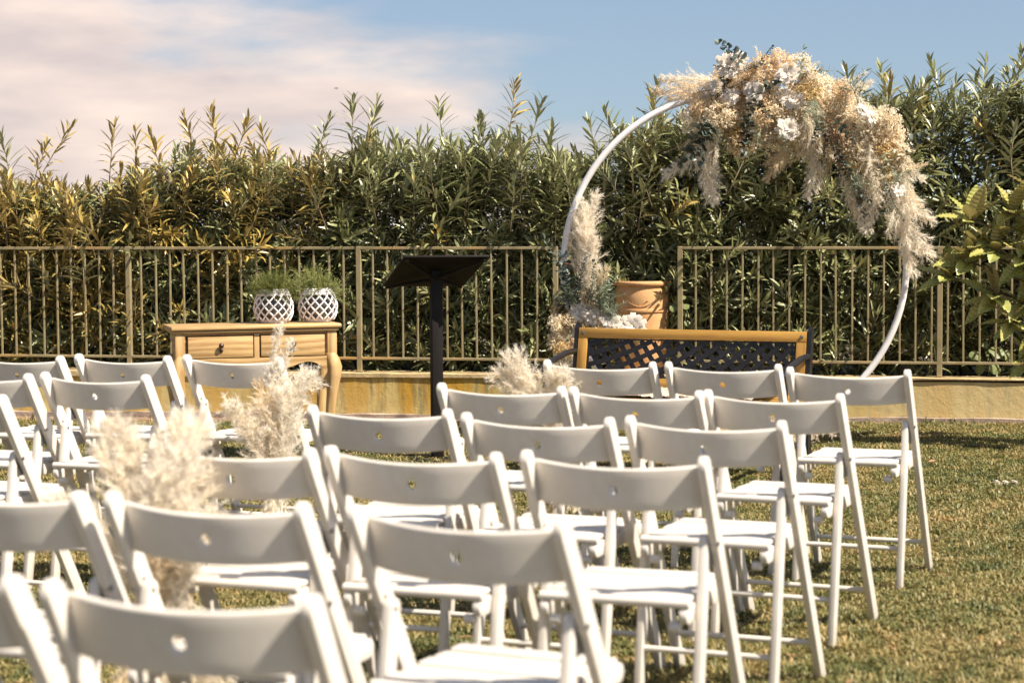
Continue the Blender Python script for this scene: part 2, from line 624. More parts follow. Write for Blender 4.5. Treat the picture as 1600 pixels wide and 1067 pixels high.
def long_box(x0, x1, y0, y1, z0, z1, nseg, jit, seed, slope=-0.0045):
    """box along local x with a slightly uneven face"""
    mb = MB()
    rg = random.Random(seed)
    for i in range(nseg + 1):
        x = x0 + (x1 - x0) * i / nseg
        j = [rg.uniform(-jit, jit) for _ in range(4)]
        mb.v += [(x, y0 + j[0], z0), (x, y1, z0), (x, y1, z1 + slope * x + j[2]), (x, y0 + j[1], z1 + slope * x + j[3])]
    for i in range(nseg):
        a, b = 4 * i, 4 * i + 4
        mb.f += [(a, b, b + 3, a + 3), (a + 3, b + 3, b + 2, a + 2), (a + 2, b + 2, b + 1, a + 1)]
    mb.f += [(0, 3, 2, 1), (4 * nseg, 4 * nseg + 1, 4 * nseg + 2, 4 * nseg + 3)]
    return mb


obj('wall_body', long_box(-9, 9, 0, 0.22, 0, 0.283, 90, 0.003, 1).mesh('wall_body', 'stained_plaster', bevel=0), wall)
obj('coping', long_box(-9, 9, -0.012, 0.24, 0.284, 0.306, 140, 0.003, 2).mesh('coping', 'coping', angle=30), wall)
obj('footing', long_box(-9, 9, -0.03, -0.004, 0, 0.045, 160, 0.006, 5, slope=0).mesh('footing', 'footing', angle=30), wall)

# fence runs
FY = 0.10


def fence_point(x, z):
    return Vector((x, wall_y(x) + FY, z + lift(x)))


def bar_mesh(name, w, d, h, bevel=0.002):
    mb = MB()
    mb.box((0, 0, h / 2), (w, d, h))
    return mb.mesh(name, 'fence_paint', bevel=bevel, seg=1)


BAR = bar_mesh('fence_bar', 0.0125, 0.0125, 0.722, 0.002)
POST = bar_mesh('fence_post', 0.034, 0.034, 0.832, 0.003)


def fence(label, x0, x1, posts):
    f = thing('metal_fence', label, 'fence', fence_point((x0 + x1) / 2, 0.30), 0, 'beige metal fence runs on the wall')
    org = f.location.copy()
    rg = random.Random(int(x0 * 10))
    for z, t in ((1.128, 0.018), (0.398, 0.016)):
        edges = [x0] + sorted(posts) + [x1]
        for a, b in zip(edges[:-1], edges[1:]):
            if b - a < 0.05:
                continue
            mb = MB()
            pa, pb = fence_point(a + 0.014, z) - org, fence_point(b - 0.014, z) - org
            d = (pb - pa)
            c = (pa + pb) / 2
            rot = Matrix.Rotation(math.atan2(d.y, d.x), 3, 'Z') @ Matrix.Rotation(-math.atan2(d.z, d.xy.length), 3, 'Y')
            mb.box(c, (d.length, 0.034, t), rot)
            obj('rail', mb.mesh('rail', 'fence_paint', bevel=0.002, seg=1), f)
    for x in posts:
        obj('post', POST, f, fence_point(x, 0.307) - org, (0, 0, WANG))
    x = x0 + 0.05
    ref = posts[0] if posts else x0
    k0 = math.ceil((x0 + 0.03 - ref) / 0.0985)
    k1 = math.floor((x1 - 0.03 - ref) / 0.0985)
    for k in range(k0, k1 + 1):
        x = ref + k * 0.0985
        if min(abs(x - p) for p in posts) < 0.045:
            continue
        obj('bar', BAR, f, fence_point(x, 0.402) - org + Vector((rg.uniform(-.002, .002), 0, 0)),
            (rg.uniform(-.004, .004), rg.uniform(-.006, .006), WANG))
    return f


fence('beige metal bar fence on the wall, run behind the console table and lectern', -5.2, 0.30, [-4.17, -2.585, -1.012, 0.286])
fence('beige metal bar fence on the wall, run behind the hoop and bench', 1.076, 4.6, [1.09, 2.716, 4.35])

# ------------------------------------------------------------------ lawn grass


def build_grass():
    tcol = bpy.data.collections.new('grass_tufts')
    rg = random.Random(11)
    for v in range(7):
        mb = MB()
        nb = 15
        for k in range(nb):
            a = rg.uniform(0, 2 * math.pi)
            r = 0.034 * math.sqrt(rg.random())
            base = Vector((math.cos(a) * r, math.sin(a) * r, -0.002))
            la = rg.uniform(0, 2 * math.pi)
            out = Vector((math.cos(la), math.sin(la), 0))
            h = rg.uniform(0.010, 0.028)
            reach = rg.uniform(0.008, 0.034)
            w = rg.uniform(0.0034, 0.0066)
            side = Vector((-out.y, out.x, 0))
            p0 = base
            p1 = base + out * reach * 0.35 + Vector((0, 0, h * 0.75))
            p2 = base + out * reach + Vector((0, 0, h * rg.uniform(0.7, 1.05)))
            o = len(mb.v)
            mb.v += [tuple(p0 - side * w * .4), tuple(p0 + side * w * .4), tuple(p1 - side * w * .5), tuple(p1 + side * w * .5), tuple(p2)]
            mb.f += [(o, o + 1, o + 3, o + 2), (o + 2, o + 3, o + 4)]
        me = mb.mesh('grass_tuft', 'grass_blade', smooth=True, angle=0)
        o = bpy.data.objects.new('grass_tuft', me)
        tcol.objects.link(o)
    # patch of lawn the grass grows on
    mb = MB()
    rows = 24
    for j in range(rows + 1):
        y = 1.6 + (13.6 - 1.6) * j / rows
        hw = 0.285 * y + 1.3
        for i in range(13):
            x = -hw + 2 * hw * i / 12
            yy = min(y, wall_y(x) - (0.30 if x < -1.2 else (0.30 * max(0, 1 - (x + 1.2) / 1.6) + 0.035)))
            mb.v.append((x, yy, 0.003))
    for j in range(rows):
        for i in range(12):
            a = j * 13 + i
            mb.f.append((a, a + 1, a + 14, a + 13))
    g = structure('grass', mb.mesh('grass', 'lawn_soil', smooth=False), kind='stuff')
    ng = bpy.data.node_groups.new('grass_scatter', 'GeometryNodeTree')
    ng.interface.new_socket(name='Geometry', in_out='INPUT', socket_type='NodeSocketGeometry')
    ng.interface.new_socket(name='Geometry', in_out='OUTPUT', socket_type='NodeSocketGeometry')
    gi, go = ng.nodes.new('NodeGroupInput'), ng.nodes.new('NodeGroupOutput')
    dp = ng.nodes.new('GeometryNodeDistributePointsOnFaces')
    dp.inputs['Density'].default_value = 1250
    dp.inputs['Seed'].default_value = 5
    ci = ng.nodes.new('GeometryNodeCollectionInfo')
    ci.inputs['Collection'].default_value = tcol
    ci.inputs['Separate Children'].default_value = True
    ci.inputs['Reset Children'].default_value = True
    ip = ng.nodes.new('GeometryNodeInstanceOnPoints')
    ip.inputs['Pick Instance'].default_value = True
    rv = ng.nodes.new('FunctionNodeRandomValue'); rv.data_type = 'FLOAT_VECTOR'
    rv.inputs['Min'].default_value = (-0.15, -0.15, 0)
    rv.inputs['Max'].default_value = (0.15, 0.15, 6.283)
    rs = ng.nodes.new('FunctionNodeRandomValue'); rs.data_type = 'FLOAT'
    rs.inputs[2].default_value = 0.65
    rs.inputs[3].default_value = 1.25
    jn = ng.nodes.new('GeometryNodeJoinGeometry')
    ng.links.new(gi.outputs[0], dp.inputs['Mesh'])
    ng.links.new(dp.outputs['Points'], ip.inputs['Points'])
    ng.links.new(ci.outputs[0], ip.inputs['Instance'])
    ng.links.new(rv.outputs[0], ip.inputs['Rotation'])
    ng.links.new(rs.outputs[1], ip.inputs['Scale'])
    ng.links.new(gi.outputs[0], jn.inputs[0])
    ng.links.new(ip.outputs[0], jn.inputs[0])
    ng.links.new(jn.outputs[0], go.inputs[0])
    md = g.modifiers.new('grass', 'NODES')
    md.node_group = ng


build_grass()

# ------------------------------------------------------------------ oleander hedge


def leaf_into(mb, base, d, up, length, width, droop, fold=0.25, nseg=4, shape='lance'):
    """lance-shaped leaf: folded along the midrib, bending by droop; base point, direction d, up normal"""
    d = d.normalized()
    side = d.cross(up).normalized()
    nrm = side.cross(d).normalized()
    o = len(mb.v)
    mb.v.append(tuple(base))
    p = Vector(base)
    dirn = d.copy()
    step = length / nseg
    for i in range(1, nseg):
        q = Quaternion(side, -droop / nseg)
        dirn = q @ dirn
        nrm = q @ nrm
        p = p + dirn * step
        t = i / nseg
        w = width * (math.sin(math.pi * min(1, t * 0.92 + 0.06)) ** 0.8) / 2
        mb.v += [tuple(p - side * w + nrm * w * fold), tuple(p), tuple(p + side * w + nrm * w * fold)]
    dirn = Quaternion(side, -droop / nseg) @ dirn
    p = p + dirn * step
    mb.v.append(tuple(p))
    mb.f += [(o, o + 2, o + 1), (o, o + 3, o + 2)]
    for i in range(nseg - 2):
        a = o + 1 + 3 * i
        mb.f += [(a, a + 1, a + 4, a + 3), (a + 1, a + 2, a + 5, a + 4)]
    e = len(mb.v) - 1
    a = o + 1 + 3 * (nseg - 2)
    mb.f += [(a, a + 1, e), (a + 1, a + 2, e)]


def shoot_mesh(seed, length, n_whorl, lmat, bend=0.15, leaf=(0.14, 0.205)):
    """an oleander shoot growing along +Z: thin stem, whorls of three lance leaves, tight upright tip"""
    rg = random.Random(seed)
    mb = MB()
    stem = MB()
    ba = rg.uniform(0, 6.28)

    def sp(t):
        b = bend * length * t * t
        return Vector((math.cos(ba) * b, math.sin(ba) * b, length * t))
    stem.tube([sp(t) for t in (0, .35, .7, 1)], [0.0055, 0.0045, 0.0035, 0.002], 5)
    for k in range(n_whorl):
        t = 0.16 + 0.84 * (k / (n_whorl - 1))
        p = sp(t)
        ang = rg.uniform(0, 2) + k * 1.05
        tip = k / (n_whorl - 1)
        spread = R(72 - 54 * tip ** 1.3)
        for j in range(3):
            if rg.random() < 0.10:
                continue
            a = ang + j * 2.094 + rg.uniform(-.3, .3)
            sd = spread + R(rg.uniform(-14, 14))
            d = Vector((math.cos(a) * math.sin(sd), math.sin(a) * math.sin(sd), math.cos(sd)))
            ln = rg.uniform(*leaf) * (1 - 0.42 * max(0, tip - 0.72) / 0.28)
            leaf_into(mb, p, d, Vector((0, 0, 1)) + d * 0.01 + Vector((rg.uniform(-.3, .3), rg.uniform(-.3, .3), 0)),
                      ln, rg.uniform(0.017, 0.024), rg.uniform(0.25, 1.15) * (1 - 0.5 * tip), fold=0.3)
    o = len(mb.v)
    nleaf = len(mb.f)
    mb.v += stem.v
    mb.f += [tuple(i + o for i in f) for f in stem.f]
    me = mb.mesh('shoot', lmat, smooth=True, angle=0)
    me.materials.append(MAT['twig'])
    idx = [0] * nleaf + [1] * (len(me.polygons) - nleaf)
    me.polygons.foreach_set('material_index', idx)
    return me


SHOOTS = {}
for mat in ('oleander_leaf', 'oleander_leaf_glow'):
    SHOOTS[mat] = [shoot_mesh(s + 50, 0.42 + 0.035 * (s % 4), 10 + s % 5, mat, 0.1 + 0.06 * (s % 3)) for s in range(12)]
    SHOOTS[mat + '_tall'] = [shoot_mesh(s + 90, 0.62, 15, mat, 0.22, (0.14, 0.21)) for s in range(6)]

HX = [-5.5, -3.6, -2.9, -2.1, -1.5, -1.05, -.45, .1, .45, .9, 1.5, 2.2, 2.85, 3.4, 5.5]
HZ = [1.54, 1.58, 1.57, 1.80, 1.74, 1.84, 1.82, 1.84, 1.74, 1.98, 2.02, 2.12, 2.16, 2.24, 2.30]


def hedge_top(x):
    return float(np.interp(x, HX, HZ))


def hedge_y(x):
    return wall_y(x) + FY + 0.05


def oleander(x0, w, seed, label, yellow, n_shoot=150, tall=()):
    rg = random.Random(seed)
    sh = thing('oleander_shrub', label, 'shrub', (x0, hedge_y(x0) + 0.55, 0.285 + lift(x0)), 0, 'oleander shrubs of the hedge')
    org = Vector(sh.location)
    # woody stems
    for k in range(7):
        a = rg.uniform(0, 6.28)
        mb = MB()
        b = Vector((rg.uniform(-.16, .16), rg.uniform(-.12, .12), 0))
        tipp = Vector((rg.uniform(-.5, .5) * w, rg.uniform(-.38, .35), hedge_top(x0) - 0.55 - rg.uniform(0, .35)))
        mid = b.lerp(tipp, 0.5) + Vector((rg.uniform(-.06, .06), rg.uniform(-.06, .06), 0.05))
        mb.tube([b, mid, tipp], [0.014, 0.010, 0.006], 6)
        obj('stem', mb.mesh('stem', 'twig'), sh)

    def place(tip, d, kind, sc):
        top_glow = max(0.0, min(1.0, (tip[2] - 0.55) / (hedge_top(tip[0]) - 0.75)))      # warm sun glow painted into the leaf colour, stronger near the top
        mat = 'oleander_leaf_glow' if rg.random() < yellow * (.30 + .75 * top_glow) else 'oleander_leaf'
        me = rg.choice(SHOOTS[mat + kind])
        ln = (0.62 if kind else 0.5) * sc
        d = Vector(d).normalized()
        obj('shoot', me, sh, Vector(tip) - d * ln - org, aim(d, rg.uniform(0, 6.28)), sc)
    for k in range(n_shoot):
        x = x0 + rg.uniform(-.55, .55) * w
        top = hedge_top(x)
        u = rg.random()
        z = 0.42 + (top - 0.42) * (u ** 0.85)
        front = rg.random() < 0.66
        crown = z > top - 0.48
        if crown:
            dy = rg.uniform(0.0, 0.85)
            dirn = (rg.gauss(0, .28), rg.gauss(-.08, .28), 1)
            z = top - rg.uniform(-0.04, 0.30)
        elif front:
            dy = rg.uniform(-0.035, 0.20)
            dirn = (rg.gauss(0, .5), -rg.uniform(.25, 1.25), rg.uniform(.15, 1.0))
        else:
            dy = rg.uniform(0.15, 0.75)
            dirn = (rg.gauss(0, .4), rg.gauss(-.2, .35), 1)
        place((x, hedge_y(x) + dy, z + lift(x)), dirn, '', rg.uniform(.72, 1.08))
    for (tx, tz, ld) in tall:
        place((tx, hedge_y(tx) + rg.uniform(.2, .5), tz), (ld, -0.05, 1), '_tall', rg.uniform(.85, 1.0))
    # dense inner foliage, too small and deep to pick apart
    mb = MB()
    for k in range(4200):
        x = rg.uniform(-.56, .56) * w
        top = hedge_top(x0 + x) - 0.285 - 0.06
        z = rg.uniform(0.0, 1.0) ** 0.8 * top
        y = rg.uniform(-0.42, 0.55) - WK * 0 + WK * x
        a = rg.uniform(0, 6.28)
        e = rg.uniform(-0.5, 1.0)
        d = Vector((math.cos(a), math.sin(a), e))
        leaf_into(mb, Vector((x, y, z)), d, Vector((rg.uniform(-.4, .4), rg.uniform(-.4, .4), 1)), rg.uniform(.10, .16), rg.uniform(.017, .026), rg.uniform(.2, .9), nseg=3)
    f = obj('inner_foliage', mb.mesh('inner_foliage', 'oleander_leaf', smooth=True, angle=0), sh)
    f['kind'] = 'stuff'
    return sh


SHRUBS = [  # share of leaves painted with warm sun glow rises towards the left
    (-4.55, 0.9, 'oleander shrub tinted with painted sun glow at the far left end of the hedge', .85, [(-4.3, 2.0, .1)]),
    (-3.75, 0.85, 'oleander shrub with golden painted glow at the left edge of the picture behind the fence', .85, [(-3.55, 1.90, -.2), (-3.2, 2.0, .35), (-3.36, 1.85, .05)]),
    (-2.98, 0.85, 'oleander shrub with yellow painted glow behind the fence, left of the console table', .75, [(-2.82, 1.97, 0), (-2.55, 1.92, .15)]),
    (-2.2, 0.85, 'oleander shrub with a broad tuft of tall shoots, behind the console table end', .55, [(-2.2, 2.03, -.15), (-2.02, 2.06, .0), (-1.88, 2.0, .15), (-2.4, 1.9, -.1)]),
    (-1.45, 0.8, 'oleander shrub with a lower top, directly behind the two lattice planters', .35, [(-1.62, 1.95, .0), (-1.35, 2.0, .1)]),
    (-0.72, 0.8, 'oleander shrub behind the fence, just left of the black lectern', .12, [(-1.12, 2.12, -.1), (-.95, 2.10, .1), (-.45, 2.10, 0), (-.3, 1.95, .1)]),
    (0.02, 0.8, 'oleander shrub with the longest lone shoot leaning right, between lectern and hoop', .05, [(.10, 2.19, .32), (.16, 2.1, .2), (-.2, 1.98, -.1), (.3, 1.92, .1)]),
    (0.78, 0.8, 'dark oleander shrub filling the fence gap behind the terracotta pot', .03, [(.72, 2.02, -.1), (.93, 2.17, .0), (1.05, 2.1, .15), (.55, 1.95, -.2)]),
    (1.5, 0.8, 'oleander shrub seen through the upper middle of the hoop', .03, [(1.4, 2.2, .0)]),
    (2.25, 0.85, 'oleander shrub behind the right side of the hoop', .04, [(2.3, 2.25, .0), (2.55, 2.28, .1), (2.45, 2.2, -.1)]),
    (3.0, 0.85, 'tall oleander shrub behind the loquat branches', .05, [(2.83, 2.30, 0), (3.05, 2.3, -.1), (3.3, 2.36, .1), (3.15, 2.28, .1)]),
    (3.75, 0.85, 'tallest oleander shrub at the right edge of the picture', .05, [(3.42, 2.42, -.1), (3.7, 2.5, .1)]),
    (4.5, 0.85, 'oleander shrub at the far right end of the hedge', .05, [(4.4, 2.45, 0)]),
]
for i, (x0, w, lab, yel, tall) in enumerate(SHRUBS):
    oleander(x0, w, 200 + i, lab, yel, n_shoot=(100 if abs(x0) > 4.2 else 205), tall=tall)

# ------------------------------------------------------------------ folding chairs


def stadium(p0, p1, w, n=6, r0=True, r1=True):
    """outline of a board from p0 to p1 (2D), width w, with rounded ends"""
    p0, p1 = Vector(p0), Vector(p1)
    d = (p1 - p0).normalized()
    s = Vector((-d.y, d.x))
    out = []

    def cap(c, ang0):
        for k in range(n + 1):
            a = ang0 + math.pi * k / n
            out.append(c + Vector((math.cos(a), math.sin(a))) * w / 2)
    base = math.atan2(s.y, s.x)
    if r0:
        cap(p0 + d * w / 2, base)
    else:
        out.extend([p0 + s * w / 2, p0 - s * w / 2])
    if r1:
        cap(p1 - d * w / 2, base + math.pi)
    else:
        out.extend([p1 - s * w / 2, p1 + s * w / 2])
    return out


def board_yz(p0, p1, w, x, t, r0=True, r1=True):
    mb = MB()
    mb.extrude(stadium(p0, p1, w, 6, r0, r1), x - t / 2, x + t / 2, lambda u, v, q: (q, u, v))
    bm_fix = mb.mesh('board', 'white_paint', bevel=0.003, seg=2, angle=40)
    bm = bmesh.new(); bm.from_mesh(bm_fix)
    bmesh.ops.recalc_face_normals(bm, faces=bm.faces)
    bm.to_mesh(bm_fix); bm.free()
    return bm_fix


def dowel(a, b, r, mat='white_paint', n=12):
    mb = MB()
    mb.tube([a, b], r, n)
    return mb.mesh('dowel', mat, bevel=0.0015, seg=1, angle=40)


TOPY, FOOTY, TOPZ = 0.0, 0.44, 0.785
PU = Vector((0, FOOTY - TOPY, -0.765)).normalized()          # down along the long post
PN = Vector((0, PU.z, -PU.y))                                # out of the back of the backrest
if PN.y > 0:
    PN = -PN


BU = Vector((0, math.sin(R(13)), -math.cos(R(13))))          # the backrest board stands steeper than the posts
BN = Vector((0, -math.cos(R(13)), -math.sin(R(13))))


def backrest_mesh():
    bm = bmesh.new()
    hw, hh = 0.197, 0.050
    ctr = Vector((0, 0.004, 0.765)) + PU * 0.070

    def pt(s, r):       # s: -1..1 across, r: -1..1 down
        bul = -0.016 + 0.046 * (1 - s * s)
        return ctr + Vector((s * hw, 0, 0)) + BU * (r * hh) + BN * bul
    ss = [-1 + 2 * i / 20 for i in range(21)]
    ss = [s for s in ss if abs(s) >= 0.099]
    rr = [-1, -.5, 0, .5, 1]
    grid = {}
    for i, s in enumerate(ss):
        for j, r in enumerate(rr):
            grid[i, j] = bm.verts.new(pt(s, r))
    half = len(ss) // 2
    for i in range(len(ss) - 1):
        if i == half - 1:
            continue
        for j in range(4):
            bm.faces.new((grid[i, j], grid[i + 1, j], grid[i + 1, j + 1], grid[i, j + 1]))
    # middle patch with the round hole
    il, ir = half - 1, half
    sl, sr = ss[il], ss[ir]
    mid = [sl + (sr - sl) * k / 4 for k in (1, 2, 3)]
    top = [bm.verts.new(pt(s, -1)) for s in mid]
    bot = [bm.verts.new(pt(s, 1)) for s in mid]
    ring = [grid[il, 0]] + top + [grid[ir, j] for j in range(5)] + bot[::-1] + [grid[il, j] for j in (4, 3, 2, 1)]
    rc = [(sl, -1)] + [(s, -1) for s in mid] + [(sr, r) for r in rr] + [(s, 1) for s in mid[::-1]] + [(sl, r) for r in (1, .5, 0, -.5)]
    circ = []
    for (s, r) in rc:
        a = math.atan2(r * hh, s * hw)
        circ.append(bm.verts.new(pt(math.cos(a) * 0.0115 / hw, math.sin(a) * 0.0115 / hh)))
    for k in range(16):
        bm.faces.new((ring[k], ring[(k + 1) % 16], circ[(k + 1) % 16], circ[k]))
    bmesh.ops.recalc_face_normals(bm, faces=bm.faces)
    bmesh.ops.solidify(bm, geom=list(bm.faces), thickness=0.013)
    bmesh.ops.recalc_face_normals(bm, faces=bm.faces)
    bm.normal_update()
    ed = [e for e in bm.edges if len(e.link_faces) == 2 and e.calc_face_angle(0) > R(55)]
    bmesh.ops.bevel(bm, geom=ed, offset=0.0045, segments=3, profile=0.5, affect='EDGES', clamp_overlap=True)
    me = bpy.data.meshes.new('backrest')
    bm.to_mesh(me); bm.free()
    me.materials.append(MAT['white_paint'])
    me.polygons.foreach_set('use_smooth', [True] * len(me.polygons))
    me.set_sharp_from_angle(angle=R(50))
    return me


def make_chair_parts():
    parts = []
    ptop = Vector((0.0, 0.765)) - Vector((PU.y, PU.z)) * 0.012
    foot = Vector((FOOTY, 0.0))
    for s in (-1, 1):
        parts.append(('long_post', board_yz(ptop, foot + Vector((0.003, 0.002)), 0.046, s * 0.207, 0.020, True, False)))
        parts.append(('rear_leg', board_yz((0.0, 0.002), (0.098, 0.592), 0.038, s * 0.185, 0.020, False, True)))
        parts.append(('side_rail', board_yz((-0.012, 0.421), (0.372, 0.428), 0.040, s * 0.163, 0.020)))
        parts.append(('peg', dowel((s * 0.128, 0.010, 0.394), (s * 0.153, 0.010, 0.394), 0.012)))
        mb = MB()
        mb.extrude([(0.088, 0.515), (0.135, 0.515), (0.118, 0.585), (0.088, 0.600)], s * 0.1965, s * 0.1975, lambda u, v, q: (q, u, v))
        mb.tube([(s * 0.1735, 0.092, 0.572), (s * 0.2195, 0.092, 0.572)], 0.006, 8)
        parts.append(('hinge', mb.mesh('hinge', 'hinge_steel', angle=40)))
    for k in range(5):
        mb = MB()
        y = 0.028 + k * 0.067
        mb.box((0, y + 0.027, 0.4515 - 0.0015 * (k % 2)), (0.338, 0.053, 0.013), Matrix.Rotation(R(-1.2 + 0.8 * (k % 3)), 3, 'X'))
        parts.append(('seat_slat', mb.mesh('seat_slat', 'white_paint', bevel=0.005, seg=3)))
    parts.append(('rear_rail', dowel((-0.176, 0.002, 0.448), (0.176, 0.002, 0.448), 0.011)))
    yr = 0.098 * 0.150 / 0.592
    parts.append(('stretcher', dowel((-0.18, yr, 0.150), (0.18, yr, 0.150), 0.0085)))
    yf = FOOTY * (1 - 0.122 / 0.765)
    parts.append(('stretcher', dowel((-0.20, yf, 0.122), (0.20, yf, 0.122), 0.0085)))
    parts.append(('backrest', backrest_mesh()))
    return parts


CHAIR_PARTS = make_chair_parts()


def chair(x, y, deg, label):
    c = thing('folding_chair', label, 'chair', (x, y, 0), R(-deg), 'white folding chairs set out in rows')
    for nm, me in CHAIR_PARTS:
        obj(nm, me, c)
    return c


RB = 'white folding chair, {} row right of the aisle, {}'
for x, y, d, lab in [
    (0.323, 7.236, 21.2, 'white folding chair with pampas plumes on its left, front row at the bench'),
    (0.766, 7.084, 22.4, 'white folding chair in the middle of the front row before the bench'),
    (1.171, 6.784, 22.5, 'white folding chair at the right end of the front row, beside open lawn'),
    (-0.039, 6.199, 22.3, 'white folding chair in the second row right of the aisle, nearest the lectern'),
    (0.379, 6.012, 24.0, 'white folding chair in the middle of the second row right of the aisle'),
    (0.787, 5.875, 24.4, 'white folding chair at the right end of the second row'),
    (-0.378, 5.466, 19.6, 'white folding chair at the aisle end of the third row, below the lectern'),
    (0.063, 5.207, 22.6, 'white folding chair in the middle of the third row right of the aisle'),
    (0.503, 5.093, 22.7, 'white folding chair at the right end of the third row'),
    (-0.663, 4.550, 22.0, 'white folding chair in the fourth row with the big blurred pampas bunch on it'),
    (-0.233, 4.435, 21.7, 'white folding chair in the middle of the fourth row'),
    (0.224, 4.326, 20.4, 'white folding chair at the right end of the fourth row'),
    (-1.039, 3.842, 22.0, 'white folding chair in the fifth row, cut off by the left picture edge'),
    (-0.586, 3.673, 21.9, 'white folding chair in the middle of the fifth row, before the big pampas bunch'),
    (-0.104, 3.460, 25.6, 'white folding chair at the right end of the fifth row, turned a little more'),
    (-0.938, 2.938, 22.0, 'white folding chair in the nearest row, only its right post in view'),
    (-0.480, 2.754, 18.2, 'nearest white folding chair, its big blurred backrest at the bottom of the picture'),
    (-1.107, 7.674, 21.9, 'white folding chair before the console table with pampas plumes on its right'),
    (-1.557, 7.759, 22.0, 'white folding chair in the front row left of the aisle, second from the aisle'),
    (-1.990, 7.800, 22.0, 'white folding chair in the front row left of the aisle, cut by the picture edge'),
    (-1.462, 6.792, 21.8, 'white folding chair at the aisle end of the second row left of the aisle'),
    (-1.890, 6.880, 21.8, 'white folding chair in the second row left of the aisle, cut by the picture edge'),
    (-1.760, 6.030, 22.0, 'white folding chair in the third row left of the aisle, seat at the left edge'),
]:
    chair(x, y, d, lab)

# ------------------------------------------------------------------ dried flowers: shared pieces


def plume_mesh(seed, length, wid, droop, n, mat, stalk=0.12):
    """pampas plume along +Z, nodding towards +X: a spine with a cloud of fine curling strands"""
    rg = random.Random(seed)
    mb = MB()

    def sp(t):
        return Vector((droop * length * t ** 2.2, 0.03 * length * math.sin(3 * t + seed), length * t * (1 - 0.35 * droop * t)))
    pts = [Vector((0, 0, -stalk))] + [sp(t) for t in (0, .3, .6, 1)]
    mb.tube(pts, [0.0028, 0.0026, 0.002, 0.0014, 0.0005], 5)
    nb = 46
    for b in range(nb):
        t = ((b + rg.random()) / nb) ** 0.9
        p = sp(t)
        ax = (sp(min(1, t + .03)) - sp(max(0, t - .03))).normalized()
        a = b * 2.4 + rg.uniform(-.5, .5)
        o1 = ax.orthogonal().normalized()
        o2 = ax.cross(o1)
        out = o1 * math.cos(a) + o2 * math.sin(a)
        prof = (min(1, t * 4 + .4)) * (1 - 0.66 * t ** 1.8)
        bl = wid * prof * rg.uniform(0.7, 1.35)
        d = (ax * rg.uniform(.8, 1.3) + out * rg.uniform(.35, .95)).normalized()
        curl = out * rg.uniform(-.1, .5) + Vector((rg.gauss(0, .2), rg.gauss(0, .2), rg.gauss(0, .2)))

        def bp(u):
            return p + d * bl * u + curl * bl * 0.45 * u * u
        sd = d.cross(out).normalized()
        mb.ribbon([bp(0), bp(.5), bp(1)], [.0014, .0012, .0006], sd)
        for k in range(n // nb):
            u = rg.random() ** .8
            q0 = bp(u)
            d1 = (d + Vector((rg.gauss(0, .55), rg.gauss(0, .55), rg.gauss(0, .55)))).normalized()
            ln = wid * rg.uniform(.16, .42) * (1 - .35 * t)
            q1 = q0 + d1 * ln * .55
            d2 = (d1 + curl * .4 + Vector((rg.gauss(0, .3), rg.gauss(0, .3), rg.gauss(0, .3)))).normalized()
            q2 = q1 + d2 * ln * .5
            side = d1.cross(Vector((rg.gauss(0, 1), rg.gauss(0, 1), rg.gauss(0, 1)))).normalized()
            w = rg.uniform(0.0012, 0.0026)
            mb.ribbon([q0, q1, q2], [w, w * .9, w * 0.2], side)
    return mb.mesh('plume', mat, smooth=False)


PLUMES = [plume_mesh(s, 0.40, 0.110, dr, 2700, 'pampas') for s, dr in ((1, .10), (2, .28), (3, .45), (4, .18), (5, .35))]
PLUMES_FAT = [plume_mesh(s + 20, 0.42, 0.145, dr, 3700, 'pampas') for s, dr in ((1, .15), (2, .35), (3, .25))]
PLUMES_THIN = [plume_mesh(s + 40, 0.38, 0.062, dr, 1500, 'pampas') for s, dr in ((1, .12), (2, .3))]
PLUMES_GOLD = [plume_mesh(s + 60, 0.36, 0.090, dr, 1900, 'pampas_gold') for s, dr in ((1, .15), (2, .3), (3, .4))]


def hydrangea_mesh(seed, r):
    """full white bloom: rings of cupped petals, tight in the middle and loose outside"""
    rg = random.Random(seed)
    mb = MB()
    for ring_, (cnt, tilt, rad, size) in enumerate(((5, 12, .10, .42), (7, 28, .20, .48), (10, 46, .32, .52), (12, 66, .42, .54), (12, 90, .46, .52), (9, 115, .42, .46))):
        for k in range(cnt):
            a = 2 * math.pi * (k + .5 * (ring_ % 2)) / cnt + rg.uniform(-.22, .22)
            tl = R(tilt + rg.uniform(-13, 13))
            out = Vector((math.cos(a), math.sin(a), 0))
            sd = Vector((-math.sin(a), math.cos(a), 0))
            d = Vector((0, 0, 1)) * math.cos(tl) + out * math.sin(tl)
            nr = sd.cross(d)
            b = out * r * rad * .45 + Vector((0, 0, -.28 * r))
            L_, W_ = r * size * 1.55 * rg.uniform(.85, 1.15), r * size * rg.uniform(.42, .58)
            o = len(mb.v)
            for i_ in range(4):
                u = i_ / 3
                w = W_ * (.35 + 1.5 * u * (1 - u) + .25 * u)
                cup = -.22 * L_ * math.sin(u * math.pi) + (.16 * L_ * u * u)
                for j_ in (-1, 0, 1):
                    mb.v.append(tuple(b + d * L_ * u + sd * w * j_ + nr * (cup + .16 * w * abs(j_) * (1 if j_ else 0)) + nr * rg.uniform(-.03, .03) * r))
            for i_ in range(3):
                for j_ in range(2):
                    q = o + i_ * 3 + j_
                    mb.f.append((q, q + 1, q + 4, q + 3))
    return mb.mesh('white_bloom', 'white_petal', smooth=True, angle=0)


HYDR = [hydrangea_mesh(s, 0.078) for s in range(6)]


